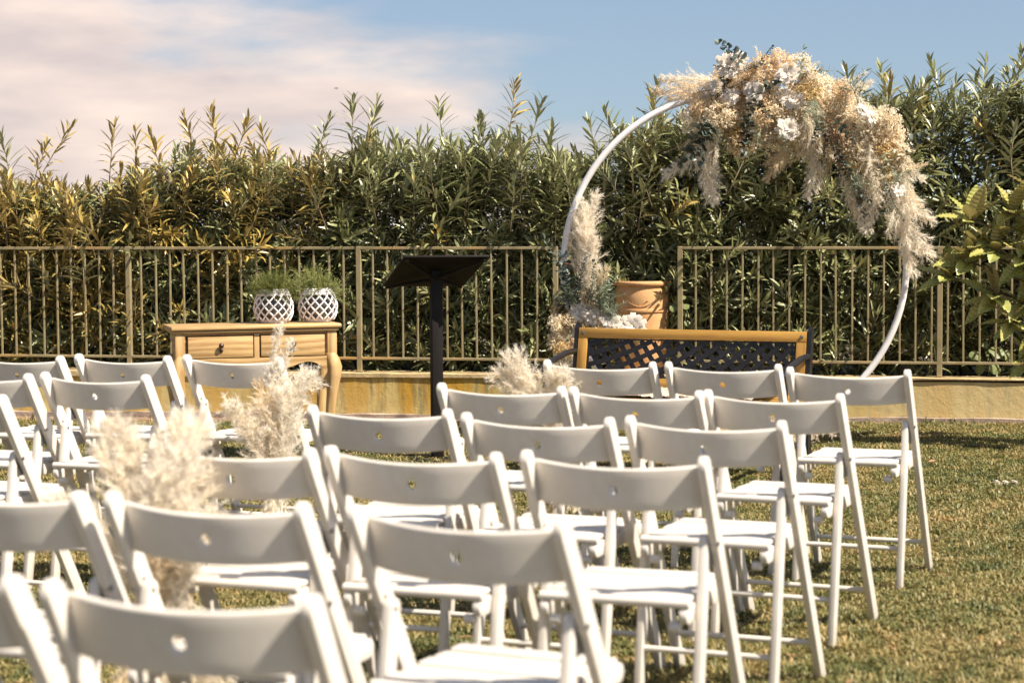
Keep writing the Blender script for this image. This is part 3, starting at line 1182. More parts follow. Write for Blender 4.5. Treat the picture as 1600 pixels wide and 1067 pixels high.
def spray_mesh(seed, r, n, mat, bud=(0.008, 0.015)):
    """dried filler flower: a loose dome of small angular buds on hair-thin stalks from one point"""
    rg = random.Random(seed)
    mb = MB()
    for k in range(n):
        a = rg.uniform(0, 6.283)
        e = math.acos(1 - rg.random() * 1.25)
        d = Vector((math.sin(e) * math.cos(a), math.sin(e) * math.sin(a), math.cos(e)))
        c = d * r * rg.uniform(.45, 1.08)
        if k % 4 == 0:
            sd = d.orthogonal().normalized()
            mb.ribbon([Vector((0, 0, -r * .25)), c * .55 + Vector((0, 0, -.003)), c], [.0016, .0013, .0008], sd)
        for j in range(2):
            p = c + Vector((rg.gauss(0, .006), rg.gauss(0, .006), rg.gauss(0, .006)))
            s = rg.uniform(*bud)
            q = Euler((rg.uniform(0, 6), rg.uniform(0, 6), rg.uniform(0, 6))).to_matrix()
            for fl in range(2):
                vs = [p + q @ (Vector(v) * s) for v in (((0, 0, 0), (.8, -.5, .3), (1.5, 0, .1), (.8, .5, .3)) if fl else ((0, 0, 0), (-.5, .8, .4), (0, 1.4, .2), (.5, .8, .4)))]
                mb.add(vs, [(0, 1, 2, 3)])
    return mb.mesh('filler', mat, smooth=False)


SPRAY_PEACH = [spray_mesh(s, 0.078, 150, mt_) for s, mt_ in enumerate(('peach_bud', 'cream_bud', 'cream_bud', 'cream_bud'))]
SPRAY_GOLD = [spray_mesh(s + 9, 0.070, 110, 'gold_bud') for s in range(3)]


def sprig_mesh(seed, length, nl, lw, ll, mat, droop=0.25, round_=True, pair=True):
    rg = random.Random(seed)
    mb = MB()

    def sp(t):
        return Vector((droop * length * t * t, 0, length * t * (1 - .3 * droop * t)))
    mb.tube([sp(t) for t in (0, .33, .66, 1)], [.0024, .002, .0015, .0008], 5)
    for k in range(nl):
        t = .1 + .9 * k / (nl - 1)
        p = sp(t)
        for j in range(2 if pair else 1):
            a = k * 1.57 + j * math.pi + rg.uniform(-.4, .4)
            e = R(rg.uniform(50, 85) if t < .92 else rg.uniform(10, 40))
            d = Vector((math.cos(a) * math.sin(e), math.sin(a) * math.sin(e), math.cos(e)))
            sc = (1 - .45 * t) * rg.uniform(.8, 1.15)
            if round_:
                side = d.cross(Vector((0, 0, 1))).normalized()
                nr = side.cross(d)
                c = p + d * ll * sc * .55
                ring = []
                for q in range(9):
                    b = 2 * math.pi * q / 9
                    ring.append(c + d * math.cos(b) * ll * sc * .5 + side * math.sin(b) * lw * sc * .5 + nr * (.12 * lw * math.cos(2 * b)))
                mb.add([c + nr * .1 * lw] + ring, [(0, 1 + q, 1 + (q + 1) % 9) for q in range(9)])
            else:
                leaf_into(mb, p, d, Vector((rg.uniform(-.3, .3), rg.uniform(-.3, .3), 1)), ll * sc, lw * sc, rg.uniform(.1, .7), nseg=3)
    return mb.mesh('sprig', mat, smooth=True, angle=0)


EUCA = [sprig_mesh(s, 0.20, 8, 0.056, 0.058, 'eucalyptus') for s in range(3)]
EUCA_SMALL = [sprig_mesh(s + 5, 0.22, 14, 0.021, 0.031, 'eucalyptus', .3) for s in range(3)]
RUSCUS = [sprig_mesh(s + 8, 0.22, 9, 0.021, 0.076, 'sage_green', .25, False) for s in range(3)]
DARK = [sprig_mesh(s + 12, 0.20, 28, 0.0075, 0.042, 'dark_sprig', .3, False) for s in range(3)]
WHEAT = [sprig_mesh(s + 15, 0.24, 24, 0.006, 0.032, 'straw', .2, False) for s in range(2)]


def wisp_mesh(seed, length, n, mat, spread=.5, w=.0016):
    """feathery asparagus-like green: thin stems with short needles"""
    rg = random.Random(seed)
    mb = MB()
    for k in range(n):
        a = rg.uniform(0, 6.283)
        sp_ = rg.uniform(.1, spread)
        d = Vector((math.cos(a) * sp_, math.sin(a) * sp_, 1)).normalized()
        ln = length * rg.uniform(.6, 1.1)
        bend = Vector((math.cos(a), math.sin(a), -.5)) * ln * rg.uniform(.05, .35)
        pts = [d * ln * t + bend * t * t for t in (0, .33, .66, 1)]
        sd = d.cross(Vector((rg.gauss(0, 1), rg.gauss(0, 1), .1))).normalized()
        mb.ribbon(pts, [w * 1.4, w * 1.2, w, w * .5], sd)
        for j in range(34):
            t = rg.uniform(.25, 1)
            p = d * ln * t + bend * t * t
            q = (d * .6 + Vector((rg.gauss(0, .7), rg.gauss(0, .7), rg.gauss(0, .5)))).normalized()
            l2 = rg.uniform(.012, .034)
            s2 = q.orthogonal().normalized()
            mb.ribbon([p, p + q * l2], [w * .9, w * .35], s2)
    return mb.mesh('wisp', mat, smooth=False)


WISP = [wisp_mesh(s, 0.17, 18, 'sage_green', .7) for s in range(2)]
FERN = [wisp_mesh(s + 5, 0.17, 30, 'fern_green', 1.5, .0026) for s in range(3)]

# ------------------------------------------------------------------ hoop arch and its flowers
HC = Vector((1.33, 11.6, 1.03))
HRAD = 1.02
hoop = thing('wedding_hoop', 'large white metal ring arch standing on the lawn behind the bench', 'arch', (HC.x, HC.y, 0), 0)
mb = MB()
ring = [(HRAD * math.cos(2 * math.pi * k / 96), 0, HC.z + HRAD * math.sin(2 * math.pi * k / 96)) for k in range(96)]
nseg = 12
vsr, fsr = [], []
for k in range(96):
    a = 2 * math.pi * k / 96
    for j in range(nseg):
        b = 2 * math.pi * j / nseg
        rr_ = HRAD + 0.020 * math.cos(b)
        vsr.append((rr_ * math.cos(a), 0.020 * math.sin(b), HC.z + rr_ * math.sin(a)))
for k in range(96):
    for j in range(nseg):
        fsr.append((k * nseg + j, k * nseg + (j + 1) % nseg, ((k + 1) % 96) * nseg + (j + 1) % nseg, ((k + 1) % 96) * nseg + j))
mb.add(vsr, fsr)
obj('ring', mb.mesh('ring', 'hoop_white', angle=0), hoop)
for s in (-1, 1):
    mb = MB()
    mb.box((s * 0.20, 0, 0.012), (0.06, 0.62, 0.020))
    mb.box((s * 0.20, 0, 0.034), (0.05, 0.05, 0.024))
    obj('foot', mb.mesh('foot', 'hoop_white', bevel=0.003), hoop)
for ang, mt in ((176.5, 'zip_blue'), (180.5, 'zip_blue'), (179, 'orange_tape')):
    a = R(ang)
    mb = MB()
    pts = [(0.026 * math.cos(q), 0.026 * math.sin(q), 0) for q in [2 * math.pi * k / 14 for k in range(15)]]
    mb.tube(pts, 0.006, 6)
    obj('tie', mb.mesh('tie', mt, angle=0), hoop, (HRAD * math.cos(a), 0, HC.z + HRAD * math.sin(a)), (0, 0, 0))

rngF = random.Random(77)


def put(root, org, name, meshes, u, w, tu, tw, depth=-0.06, ddep=0.0, base_len=0.4, sc=None, roll=None):
    """piece rooted at hoop-plane point (u, w) growing towards (tu, tw); metres right of and above the hoop centre"""
    b = Vector((HC.x + u, HC.y + depth, HC.z + w))
    tp = Vector((HC.x + tu, HC.y + depth + ddep, HC.z + tw))
    d = tp - b
    s = sc if sc is not None else d.length / base_len
    return obj(name, rngF.choice(meshes), root, b - org, aim(d, rngF.uniform(0, 6.28) if roll is None else roll), s)


def blob(root, org, name, meshes, u, w, depth, sc, out=None):
    d = Vector(out) if out else Vector((rngF.gauss(0, .35), -1, rngF.gauss(.25, .35)))
    b = Vector((HC.x + u, HC.y + depth, HC.z + w))
    return obj(name, rngF.choice(meshes), root, b - org, aim(d, rngF.uniform(0, 6.28)), sc)


top = thing('flower_arrangement', 'large cream, white and peach dried flower garland draped over the top of the hoop', 'flowers', HC + Vector((0.45, 0, 0.9)), 0)
to = Vector(top.location)


def P(px, py):
    return (px - 1148.5) / 262.5, (415 - py) / 262.5


for px, py, r in [(1135, 108, 27), (1150, 98, 18), (1113, 140, 15), (1222, 122, 23), (1172, 150, 21), (1232, 160, 23), (1226, 205, 22), (1138, 156, 17),
                  (1354, 190, 17), (1338, 178, 14), (1392, 300, 15)]:
    u, w = P(px, py)
    blob(top, to, 'white_bloom', HYDR, u, w, -0.165 + rngF.uniform(-.03, .02), (r / 262.5 / 0.078 * rngF.uniform(.78, .95), r / 262.5 / 0.078 * rngF.uniform(.68, .85), r / 262.5 / 0.078 * .7))
for px, py in [(1090, 172), (1082, 192), (1118, 186), (1105, 205), (1165, 122), (1150, 132), (1188, 112), (1196, 138), (1214, 100), (1250, 138), (1264, 122),
               (1182, 184), (1150, 196), (1202, 170), (1192, 208), (1275, 160), (1300, 158), (1312, 178), (1272, 185), (1292, 192), (1330, 205), (1312, 216),
               (1345, 226), (1375, 196), (1392, 214), (1370, 240), (1342, 252), (1396, 240), (1244, 108), (1322, 190), (1258, 150), (1208, 190), (1135, 180),
               (1160, 172), (1182, 130), (1285, 140), (1310, 150), (1255, 175), (1335, 235), (1385, 258), (1360, 268), (1325, 232), (1205, 225), (1170, 215), (1405, 262), (1345, 210),
               (1125, 160), (1100, 188), (1240, 190), (1280, 172), (1300, 200), (1360, 215), (1380, 228), (1220, 180), (1190, 155)]:
    u, w = P(px + rngF.uniform(-3, 3), py + rngF.uniform(-3, 3))
    gold = rngF.random() < .10
    blob(top, to, 'filler_flower', SPRAY_GOLD if gold else SPRAY_PEACH, u, w, -0.085 + rngF.uniform(-.05, .05), rngF.uniform(.8, 1.15))
for px, py in [(1215, 215), (1240, 222), (1258, 232), (1285, 238), (1310, 250), (1330, 262), (1145, 212), (1125, 206), (1275, 215), (1160, 228), (1300, 228), (1350, 285), (1378, 275)]:
    u, w = P(px + rngF.uniform(-4, 4), py + rngF.uniform(-4, 4))
    blob(top, to, 'filler_flower', SPRAY_GOLD if rngF.random() < .4 else SPRAY_PEACH, u, w, -0.06 + rngF.uniform(-.04, .05), rngF.uniform(.7, 1.1))
for k in range(46):
    a = R(rngF.uniform(26, 104))
    rr_ = 1.02 + rngF.uniform(-.10, .16)
    b2 = a + rngF.gauss(0, .9)
    ln = rngF.uniform(.12, .22)
    ms_, nm_, bl_ = rngF.choice(((WHEAT, 'dried_grass', .24), (RUSCUS, 'greenery_sprig', .22), (PLUMES_THIN, 'pampas_plume', .40), (DARK, 'greenery_sprig', .2), (PLUMES_GOLD, 'pampas_plume', .40), (EUCA, 'greenery_sprig', .2)))
    put(top, to, nm_, ms_, rr_ * math.cos(a), rr_ * math.sin(a), rr_ * math.cos(a) + ln * math.cos(b2), rr_ * math.sin(a) + ln * math.sin(b2), rngF.uniform(-.18, -.02), rngF.uniform(-.12, .02), bl_)
# second layer behind, so that the garland has depth
for k in range(34):
    a = R(rngF.uniform(34, 104))
    rr_ = 1.02 + rngF.uniform(-.13, .14)
    blob(top, to, 'filler_flower', SPRAY_PEACH if k % 3 else SPRAY_GOLD, rr_ * math.cos(a), rr_ * math.sin(a), rngF.uniform(.0, .12), rngF.uniform(.8, 1.1),
         (rngF.gauss(0, .4), rngF.choice((-1, 1)), rngF.gauss(.4, .3)))


def plume(root, org, meshes, b, t, depth=-.08, dd=0.0, base=.42, sc=None):
    put(root, org, 'pampas_plume', meshes, *P(*b), *P(*t), depth, dd, base, sc)


for meshes, b, t, dep, dd in [
    (PLUMES_GOLD, (1122, 128), (1012, 162), -.03, 0), (PLUMES_GOLD, (1120, 140), (1030, 158), -.06, 0), (PLUMES, (1118, 126), (1035, 130), .02, 0),
    (PLUMES, (1108, 210), (1082, 318), -.03, 0), (PLUMES, (1112, 215), (1102, 305), -.06, 0), (PLUMES, (1102, 205), (1078, 300), .02, 0), (PLUMES_THIN, (1115, 200), (1110, 280), -.09, 0),
    (WHEAT, (1100, 212), (1026, 276), -.08, 0), (WHEAT, (1098, 205), (1036, 258), -.04, 0), (PLUMES_THIN, (1095, 190), (1070, 235), .03, 0),
    (PLUMES_GOLD, (1250, 240), (1175, 268), -.05, 0), (PLUMES_GOLD, (1245, 228), (1180, 250), -.02, 0), (PLUMES_GOLD, (1240, 225), (1205, 275), -.06, 0),
    (PLUMES, (1252, 185), (1262, 275), -.15, 0), (PLUMES, (1256, 195), (1280, 262), -.14, 0), (PLUMES, (1268, 235), (1262, 312), -.09, 0), (PLUMES_THIN, (1285, 245), (1272, 310), -.05, 0),
    (PLUMES_GOLD, (1300, 250), (1278, 290), -.02, 0),
    (PLUMES_THIN, (1316, 270), (1330, 378), -.08, 0), (PLUMES_THIN, (1322, 265), (1322, 365), -.05, 0), (PLUMES_THIN, (1312, 262), (1334, 350), -.03, 0),
    (PLUMES, (1352, 215), (1360, 318), -.15, 0), (PLUMES_THIN, (1345, 240), (1350, 340), -.12, 0), (PLUMES, (1360, 270), (1362, 365), -.08, 0),
    (PLUMES, (1382, 265), (1414, 370), -.08, -.03), (PLUMES, (1388, 300), (1416, 420), -.10, 0), (PLUMES_THIN, (1375, 280), (1394, 378), -.13, 0), (PLUMES, (1398, 320), (1416, 432), -.06, 0),
    (PLUMES, (1402, 250), (1428, 330), -.04, 0), (PLUMES_THIN, (1408, 285), (1430, 365), -.02, 0), (PLUMES, (1395, 235), (1412, 300), -.11, 0), (PLUMES_GOLD, (1412, 300), (1442, 325), -.10, 0),
    (PLUMES_THIN, (1300, 140), (1358, 128), -.05, 0), (PLUMES, (1310, 145), (1362, 150), -.02, 0), (PLUMES_THIN, (1330, 150), (1370, 185), -.10, 0),
    (PLUMES_THIN, (1218, 112), (1222, 88), -.05, 0), (PLUMES, (1330, 160), (1362, 215), -.11, 0),
]:
    plume(top, to, meshes, b, t, dep, dd, .28 if meshes is WHEAT else .40)
for meshes, b, t, dep in [
    (EUCA, (1172, 158), (1155, 200), -.17), (EUCA, (1168, 150), (1180, 190), -.16), (EUCA, (1165, 185), (1150, 245), -.13), (EUCA, (1158, 190), (1166, 240), -.12),
    (EUCA, (1110, 200), (1068, 238), -.10), (EUCA, (1105, 195), (1075, 250), -.12), (EUCA, (1100, 190), (1060, 255), -.08), (EUCA, (1112, 205), (1085, 222), -.13),
    (EUCA_SMALL, (1165, 115), (1205, 92), -.06), (EUCA_SMALL, (1150, 118), (1185, 98), -.10), (EUCA_SMALL, (1140, 118), (1110, 112), -.18), (EUCA_SMALL, (1275, 195), (1290, 250), -.14),
    (EUCA, (1290, 190), (1312, 225), -.15), (EUCA, (1270, 190), (1262, 225), -.12), (EUCA_SMALL, (1290, 220), (1305, 290), -.12), (EUCA_SMALL, (1300, 240), (1322, 320), -.10),
    (DARK, (1285, 205), (1270, 255), -.15), (DARK, (1280, 210), (1292, 265), -.16), (DARK, (1295, 210), (1305, 260), -.15), (DARK, (1270, 205), (1282, 245), -.17), (DARK, (1265, 215), (1260, 240), -.12), (DARK, (1305, 225), (1318, 262), -.14),
    (DARK, (1300, 245), (1308, 310), -.07), (DARK, (1320, 290), (1335, 345), -.06), (DARK, (1195, 215), (1185, 245), -.1), (DARK, (1150, 215), (1140, 245), -.08), (DARK, (1180, 200), (1205, 238), -.12), (DARK, (1110, 225), (1104, 262), -.1),
    (DARK, (1125, 205), (1120, 240), -.08), (DARK, (1132, 195), (1128, 235), -.05), (DARK, (1250, 120), (1236, 145), -.16),
    (RUSCUS, (1300, 148), (1345, 122), -.10), (RUSCUS, (1315, 140), (1342, 185), -.15), (RUSCUS, (1322, 142), (1352, 165), -.16), (RUSCUS, (1258, 118), (1292, 118), -.08), (RUSCUS, (1262, 190), (1282, 228), -.17), (RUSCUS, (1250, 165), (1235, 180), -.18),
    (RUSCUS, (1365, 240), (1378, 282), -.14), (RUSCUS, (1370, 262), (1352, 290), -.12), (EUCA_SMALL, (1372, 290), (1378, 345), -.17), (EUCA_SMALL, (1366, 285), (1370, 335), -.16), (RUSCUS, (1380, 270), (1400, 300), -.15),
    (RUSCUS, (1210, 205), (1215, 245), -.12), (RUSCUS, (1182, 205), (1165, 262), -.07), (RUSCUS, (1320, 255), (1312, 300), -.1), (WISP, (1260, 160), (1255, 200), -.17), (WISP, (1325, 270), (1335, 320), -.1),
    (WISP, (1245, 175), (1262, 205), -.16), (WISP, (1115, 200), (1105, 232), -.05), (WISP, (1268, 120), (1285, 112), -.05),
]:
    put(top, to, 'greenery_sprig', meshes, *P(*b), *P(*t), dep - .13, rngF.uniform(-.05, .03), .20)

side = thing('flower_arrangement', 'dried flower bouquet with an upright pampas plume at the lower left of the hoop', 'flowers', HC + Vector((-0.93, 0, -0.35)), 0)
so = Vector(side.location)
for meshes, b, t, dep, dd in [
    (PLUMES, (912, 400), (916, 290), -.05, 0), (PLUMES, (918, 430), (938, 330), -.09, 0), (PLUMES, (912, 450), (904, 340), -.02, 0), (PLUMES_GOLD, (922, 470), (912, 395), -.13, 0), (PLUMES, (920, 455), (934, 362), -.11, 0), (PLUMES, (916, 470), (922, 385), -.13, 0), (PLUMES_GOLD, (928, 470), (936, 402), -.12, 0),
    (PLUMES, (915, 400), (920, 310), -.02, 0), (PLUMES_THIN, (880, 430), (878, 330), .03, 0), (PLUMES, (905, 500), (880, 588), -.08, 0), (PLUMES_FAT, (902, 510), (896, 590), -.12, 0), (PLUMES, (895, 520), (906, 585), -.05, 0), (PLUMES_THIN, (890, 500), (868, 555), -.1, 0),
    (PLUMES, (905, 478), (890, 505), -.14, 0),
]:
    plume(side, so, meshes, b, t, dep, dd, .40)
for px, py, r in [(905, 484, 21), (918, 478, 18), (945, 497, 19), (956, 503, 16), (986, 507, 25), (925, 492, 18), (970, 512, 18)]:
    u, w = P(px, py)
    blob(side, so, 'white_bloom', HYDR, u, w, -.14, r / 262.5 / .078 * rngF.uniform(.72, .95))
for px, py in [(878, 492), (870, 485), (880, 505), (872, 515), (868, 530), (875, 542), (922, 500), (930, 506), (912, 505), (888, 498), (895, 535), (886, 548), (868, 502), (920, 458), (926, 450)]:
    u, w = P(px, py)
    blob(side, so, 'filler_flower', SPRAY_GOLD if rngF.random() < .4 else SPRAY_PEACH, u, w, -.12 + rngF.uniform(-.03, .04), rngF.uniform(.55, .85))
for meshes, b, t, dep in [
    (EUCA_SMALL, (905, 455), (898, 400), -.14), (EUCA_SMALL, (915, 470), (940, 415), -.15), (RUSCUS, (930, 480), (955, 440), -.14), (EUCA, (892, 470), (884, 395), -.06), (EUCA_SMALL, (888, 480), (876, 420), -.09), (WISP, (898, 475), (874, 440), -.1), (EUCA_SMALL, (905, 480), (902, 425), .0), (EUCA, (884, 500), (862, 470), -.06), (EUCA_SMALL, (890, 480), (885, 372), -.02),
    (EUCA_SMALL, (900, 470), (905, 400), -.03), (EUCA_SMALL, (895, 465), (870, 405), .02), (EUCA, (945, 490), (962, 478), -.1),
    (WISP, (930, 480), (948, 425), -.08), (WISP, (935, 490), (962, 445), -.1), (WISP, (938, 485), (955, 470), -.12), (WISP, (925, 470), (935, 420), -.1), (WISP, (900, 470), (885, 430), -.1), (RUSCUS, (935, 480), (950, 432), -.1), (RUSCUS, (928, 470), (945, 418), -.06),
    (DARK, (885, 500), (868, 462), -.05), (DARK, (893, 510), (866, 515), -.05), (RUSCUS, (940, 490), (965, 465), -.09), (DARK, (920, 470), (925, 440), -.14), (WISP, (945, 495), (975, 480), -.08), (DARK, (888, 520), (898, 560), -.15),
]:
    put(side, so, 'greenery_sprig', meshes, *P(*b), *P(*t), dep - .06, rngF.uniform(-.05, .03), .20)
# the wire frame that holds the bouquet to the hoop
mb = MB()
mb.tube([Vector((HC.x - .985, HC.y - .03, HC.z - .05)) - so, Vector((HC.x - .93, HC.y - .07, HC.z - .30)) - so, Vector((HC.x - .90, HC.y - .06, HC.z - .62)) - so], .012, 8)
obj('stem_bundle', mb.mesh('stem_bundle', 'twig'), side)

# dried grass heap at the foot of the hoop
heap = thing('dried_grass_bundle', 'straw-coloured dried grass bundle lying under the bench', 'dried grass', (1.42, 11.25, 0), 0)
for k in range(16):
    x = rngF.uniform(-.42, .42)
    b = Vector((x, rngF.uniform(-.12, .10), rngF.uniform(.02, .10)))
    d = Vector((rngF.choice((-1, 1)) * rngF.uniform(.5, 1), -rngF.uniform(.1, .5), rngF.uniform(.05, .4)))
    obj('pampas_plume', rngF.choice(PLUMES_GOLD + PLUMES_THIN), heap, b, aim(d, rngF.uniform(0, 6)), rngF.uniform(.7, .95))

# ------------------------------------------------------------------ pampas bunches tied to aisle chairs


def bunch(label, loc, spec, tie_z):
    """spec: list of (mesh list, root offset, direction, scale)"""
    t = thing('pampas_bunch', label, 'pampas grass', loc, 0, 'pampas bunches tied to the aisle chairs')
    for meshes, b, d, s in spec:
        obj('pampas_plume', rngF.choice(meshes), t, b, aim(d, rngF.uniform(0, 6.28)), s)
    mb = MB()
    rgb = random.Random(5)
    for k in range(9):
        a = k * .7
        mb.tube([(0.012 * math.cos(a), 0.012 * math.sin(a), tie_z - .34), (0.008 * math.cos(a), .008 * math.sin(a), tie_z), (.03 * math.cos(a), .03 * math.sin(a), tie_z + .2)], .0026, 5)
    obj('stalks', mb.mesh('stalks', 'straw'), t)
    mb = MB()
    mb.tube([(.022 * math.cos(q), .022 * math.sin(q), tie_z) for q in [k * math.pi / 8 for k in range(17)]], .006, 6)
    obj('tie', mb.mesh('tie', 'straw'), t)
    return t


def lean(a, b, z=1.0):
    return (a, b, z)


# beside the console table: upright, tied to the aisle side of the front left chair
bunch('fluffy cream pampas bunch standing upright on the chair before the console table', (-0.925, 7.50, 0.0), [
    (PLUMES, (0, 0, .34), lean(-.06, -.1), 1.05), (PLUMES, (.02, .02, .34), lean(.08, .05), 1.0), (PLUMES, (-.02, -.03, .28), lean(-.13, -.1), .95),
    (PLUMES, (.03, -.03, .30), lean(.16, -.1), .92), (PLUMES_THIN, (0, 0, .52), lean(.05, 0), 1.05), (PLUMES_THIN, (.01, 0, .46), lean(.06, .05), 1.05),
    (PLUMES, (0, -.02, .26), lean(.03, -.2), 1.0), (PLUMES_THIN, (.03, .0, .40), lean(.20, .1, 1), .85), (PLUMES_THIN, (-.03, 0, .38), lean(-.14, .1, 1), .85),
    (PLUMES, (0, 0, .34), lean(.05, -.1, -1), .55), (PLUMES_THIN, (.02, 0, .33), lean(.18, -.1, -1), .55), (PLUMES_THIN, (-.02, 0, .34), lean(-.10, -.1, -1), .5),
    (PLUMES_GOLD, (.01, -.04, .42), lean(.03, -.06), .8), (PLUMES, (.02, -.02, .26), lean(-.03, -.15), .9)], .36)
# the nearest one, strongly out of focus, on the aisle chair of the fourth row
bunch('big out-of-focus cream pampas bunch on the aisle chair of the fourth row', (-0.830, 4.52, 0.0), [
    (PLUMES, (0, 0, .46), lean(-.10, -.1), .98), (PLUMES, (.02, .02, .46), lean(.09, .05), .98), (PLUMES, (-.02, -.03, .38), lean(-.20, -.1), .92),
    (PLUMES_FAT, (.02, -.03, .44), lean(.03, -.1), .95), (PLUMES_FAT, (0, 0, .44), lean(-.04, .1), .98), (PLUMES, (.03, -.02, .36), lean(.16, -.1), .85), (PLUMES, (.0, -.03, .36), lean(-.08, -.2), 1.0),
    (PLUMES, (.02, -.02, .42), lean(.08, -.05), .95), (PLUMES, (-.02, -.0, .42), lean(-.07, -.05), .95), (PLUMES_THIN, (-.04, -.02, .44), lean(-.55, -.1, .7), .6), (PLUMES_THIN, (.05, -.02, .40), lean(.35, -.1, .8), .6),
    (PLUMES_GOLD, (0, -.04, .32), lean(.04, -.1), .9), (PLUMES_GOLD, (.03, -.02, .38), lean(.08, -.05, -1), .7), (PLUMES_GOLD, (-.03, -.02, .40), lean(-.10, -.05, -1), .75),
    (PLUMES, (.05, 0, .40), lean(.14, -.1, -1), .7), (PLUMES, (.02, 0, .40), lean(.05, -.1, -1), .70), (PLUMES, (-.04, 0, .40), lean(-.12, -.1, -1), .65), (PLUMES_THIN, (.07, 0, .42), lean(.35, -.1, -.7), .6)], .40)
# at the right front row, sprawling sideways
bunch('small ragged pampas bunch sprawling left of the front row chair near the bench', (0.135, 7.31, 0.0), [
    (PLUMES, (0, 0, .50), lean(-.40, -.1), .85), (PLUMES, (0, 0, .50), lean(-.75, -.1), .85), (PLUMES, (-.02, 0, .46), lean(-.15, -.15), .85), (PLUMES_THIN, (-.02, 0, .52), lean(-1.1, -.1, .45), .8), (PLUMES, (-.02, 0, .48), lean(-.95, -.15, .7), .7),
    (PLUMES_THIN, (0, 0, .54), lean(-1.1, -.1, .9), .8), (PLUMES, (.02, 0, .48), lean(.10, -.1), .75), (PLUMES_FAT, (.02, 0, .42), lean(.02, -.1), .8), (PLUMES_THIN, (0, 0, .50), lean(-.9, -.2, .15), .68), (PLUMES_THIN, (0, 0, .46), lean(-1, -.2, -.05), .6),
    (PLUMES, (.03, 0, .44), lean(.2, -.1, -1), .6), (PLUMES, (.0, 0, .44), lean(-.1, -.1, -1), .62), (PLUMES, (.02, 0, .40), lean(.05, -.1, -1), .55)], .44)

# ------------------------------------------------------------------ bench
bench = thing('garden_bench', 'wood and black iron garden bench with lattice back, facing the chairs', 'bench', (0.905, 10.03, 0), R(-25.5))
# local frame: x along the bench, -y towards the sitter's front (camera side); the back leans away
BW = 0.625


def back_pt(x, h, off=0.0):
    """h measured up the leaning back from its lower edge; off towards the front"""
    k = 0.20
    d = math.sqrt(1 + k * k)
    return Vector((x, k * h / d - off / d, 0.435 + h / d - off * k / d * -1 * 0))


def back_box(x0, x1, h0, h1, t, mat, off=0.0, bev=0.003):
    mb = MB()
    pts = []
    for o in (off, off + t):
        pts += [back_pt(x0, h0, o), back_pt(x1, h0, o), back_pt(x1, h1, o), back_pt(x0, h1, o)]
    mb.add(pts, [(0, 1, 2, 3), (7, 6, 5, 4), (4, 5, 1, 0), (5, 6, 2, 1), (6, 7, 3, 2), (7, 4, 0, 3)])
    me = mb.mesh('rail', mat, bevel=bev, seg=2)
    return me


HB = 0.305
obj('top_rail', back_box(-BW, BW, HB - 0.052, HB, 0.026, 'bench_wood'), bench)
obj('bottom_rail', back_box(-BW, BW, 0.0, 0.046, 0.026, 'bench_wood'), bench)
for s in (-1, 1):
    a, b = sorted((s * BW, s * (BW - 0.052)))
    obj('stile', back_box(a, b, 0.047, HB - 0.053, 0.025, 'bench_stile'), bench)
    for h in (HB - 0.026, 0.023):
        p = back_pt(s * (BW - 0.026), h, 0.027)
        mb = MB()
        mb.lathe([(0.0095, 0), (0.0095, .002), (.006, .005), (0.0005, .006)], 12)
        obj('bolt', mb.mesh('bolt', 'hinge_steel'), bench, p, aim((0, -1, -.2)))
# iron frame round the lattice
LX, L0, L1 = BW - 0.054, 0.048, HB - 0.054
for a, b, c, d in ((-LX, LX, L0, L0 + .008), (-LX, LX, L1 - .008, L1), (-LX, -LX + .009, L0 + .0085, L1 - .0085), (LX - .009, LX, L0 + .0085, L1 - .0085)):
    obj('lattice_frame', back_box(a, b, c, d, .010, 'black_iron', .006, .001), bench)


def strap(cx, cy, rad, layer):
    """flat iron strap following a circle about (cx, cy) inside the lattice frame"""
    hm = (L0 + L1) / 2
    pts = []
    n = 900
    runs, cur = [], []
    for k in range(n):
        a = 2 * math.pi * k / n
        x, h = cx + rad * math.cos(a), hm + cy + rad * math.sin(a)
        if abs(x) < LX - .004 and L0 + .004 < h < L1 - .004:
            cur.append((x, h, a))
        elif cur:
            runs.append(cur); cur = []
    if cur:
        runs.append(cur)
    for run in runs:
        if len(run) < 3:
            continue
        step = max(1, len(run) // 14)
        sel = run[::step] + ([run[-1]] if (len(run) - 1) % step else [])
        mb = MB()
        vs = []
        for i, (x, h, a) in enumerate(sel):
            wv = 0.0022 * math.sin(i * 2.2 + layer * 3.1)
            o = 0.0085 + layer * 0.0042 + wv * .5
            for dr, do in ((-.0130, 0), (.0130, 0), (.0130, .0035), (-.0130, .0035)):
                vs.append(back_pt(x + dr * math.cos(a), h + dr * math.sin(a), o + do))
        fs = []
        for i in range(len(sel) - 1):
            for j in range(4):
                fs.append((i * 4 + j, i * 4 + (j + 1) % 4, i * 4 + 4 + (j + 1) % 4, i * 4 + 4 + j))
        fs += [(3, 2, 1, 0), tuple(range(len(vs) - 4, len(vs)))]
        mb.add(vs, fs)
        obj('lattice_strap', mb.mesh('lattice_strap', 'black_iron', angle=30), bench)


for k in range(64):
    rad = 0.9 + k * 0.054
    if rad < 2.7:
        strap(1.5, 1.2, rad, 0)
for k in range(64):
    rad = 1.1 + k * 0.054
    if rad < 2.4:
        strap(-0.9, 1.4, rad, 1)
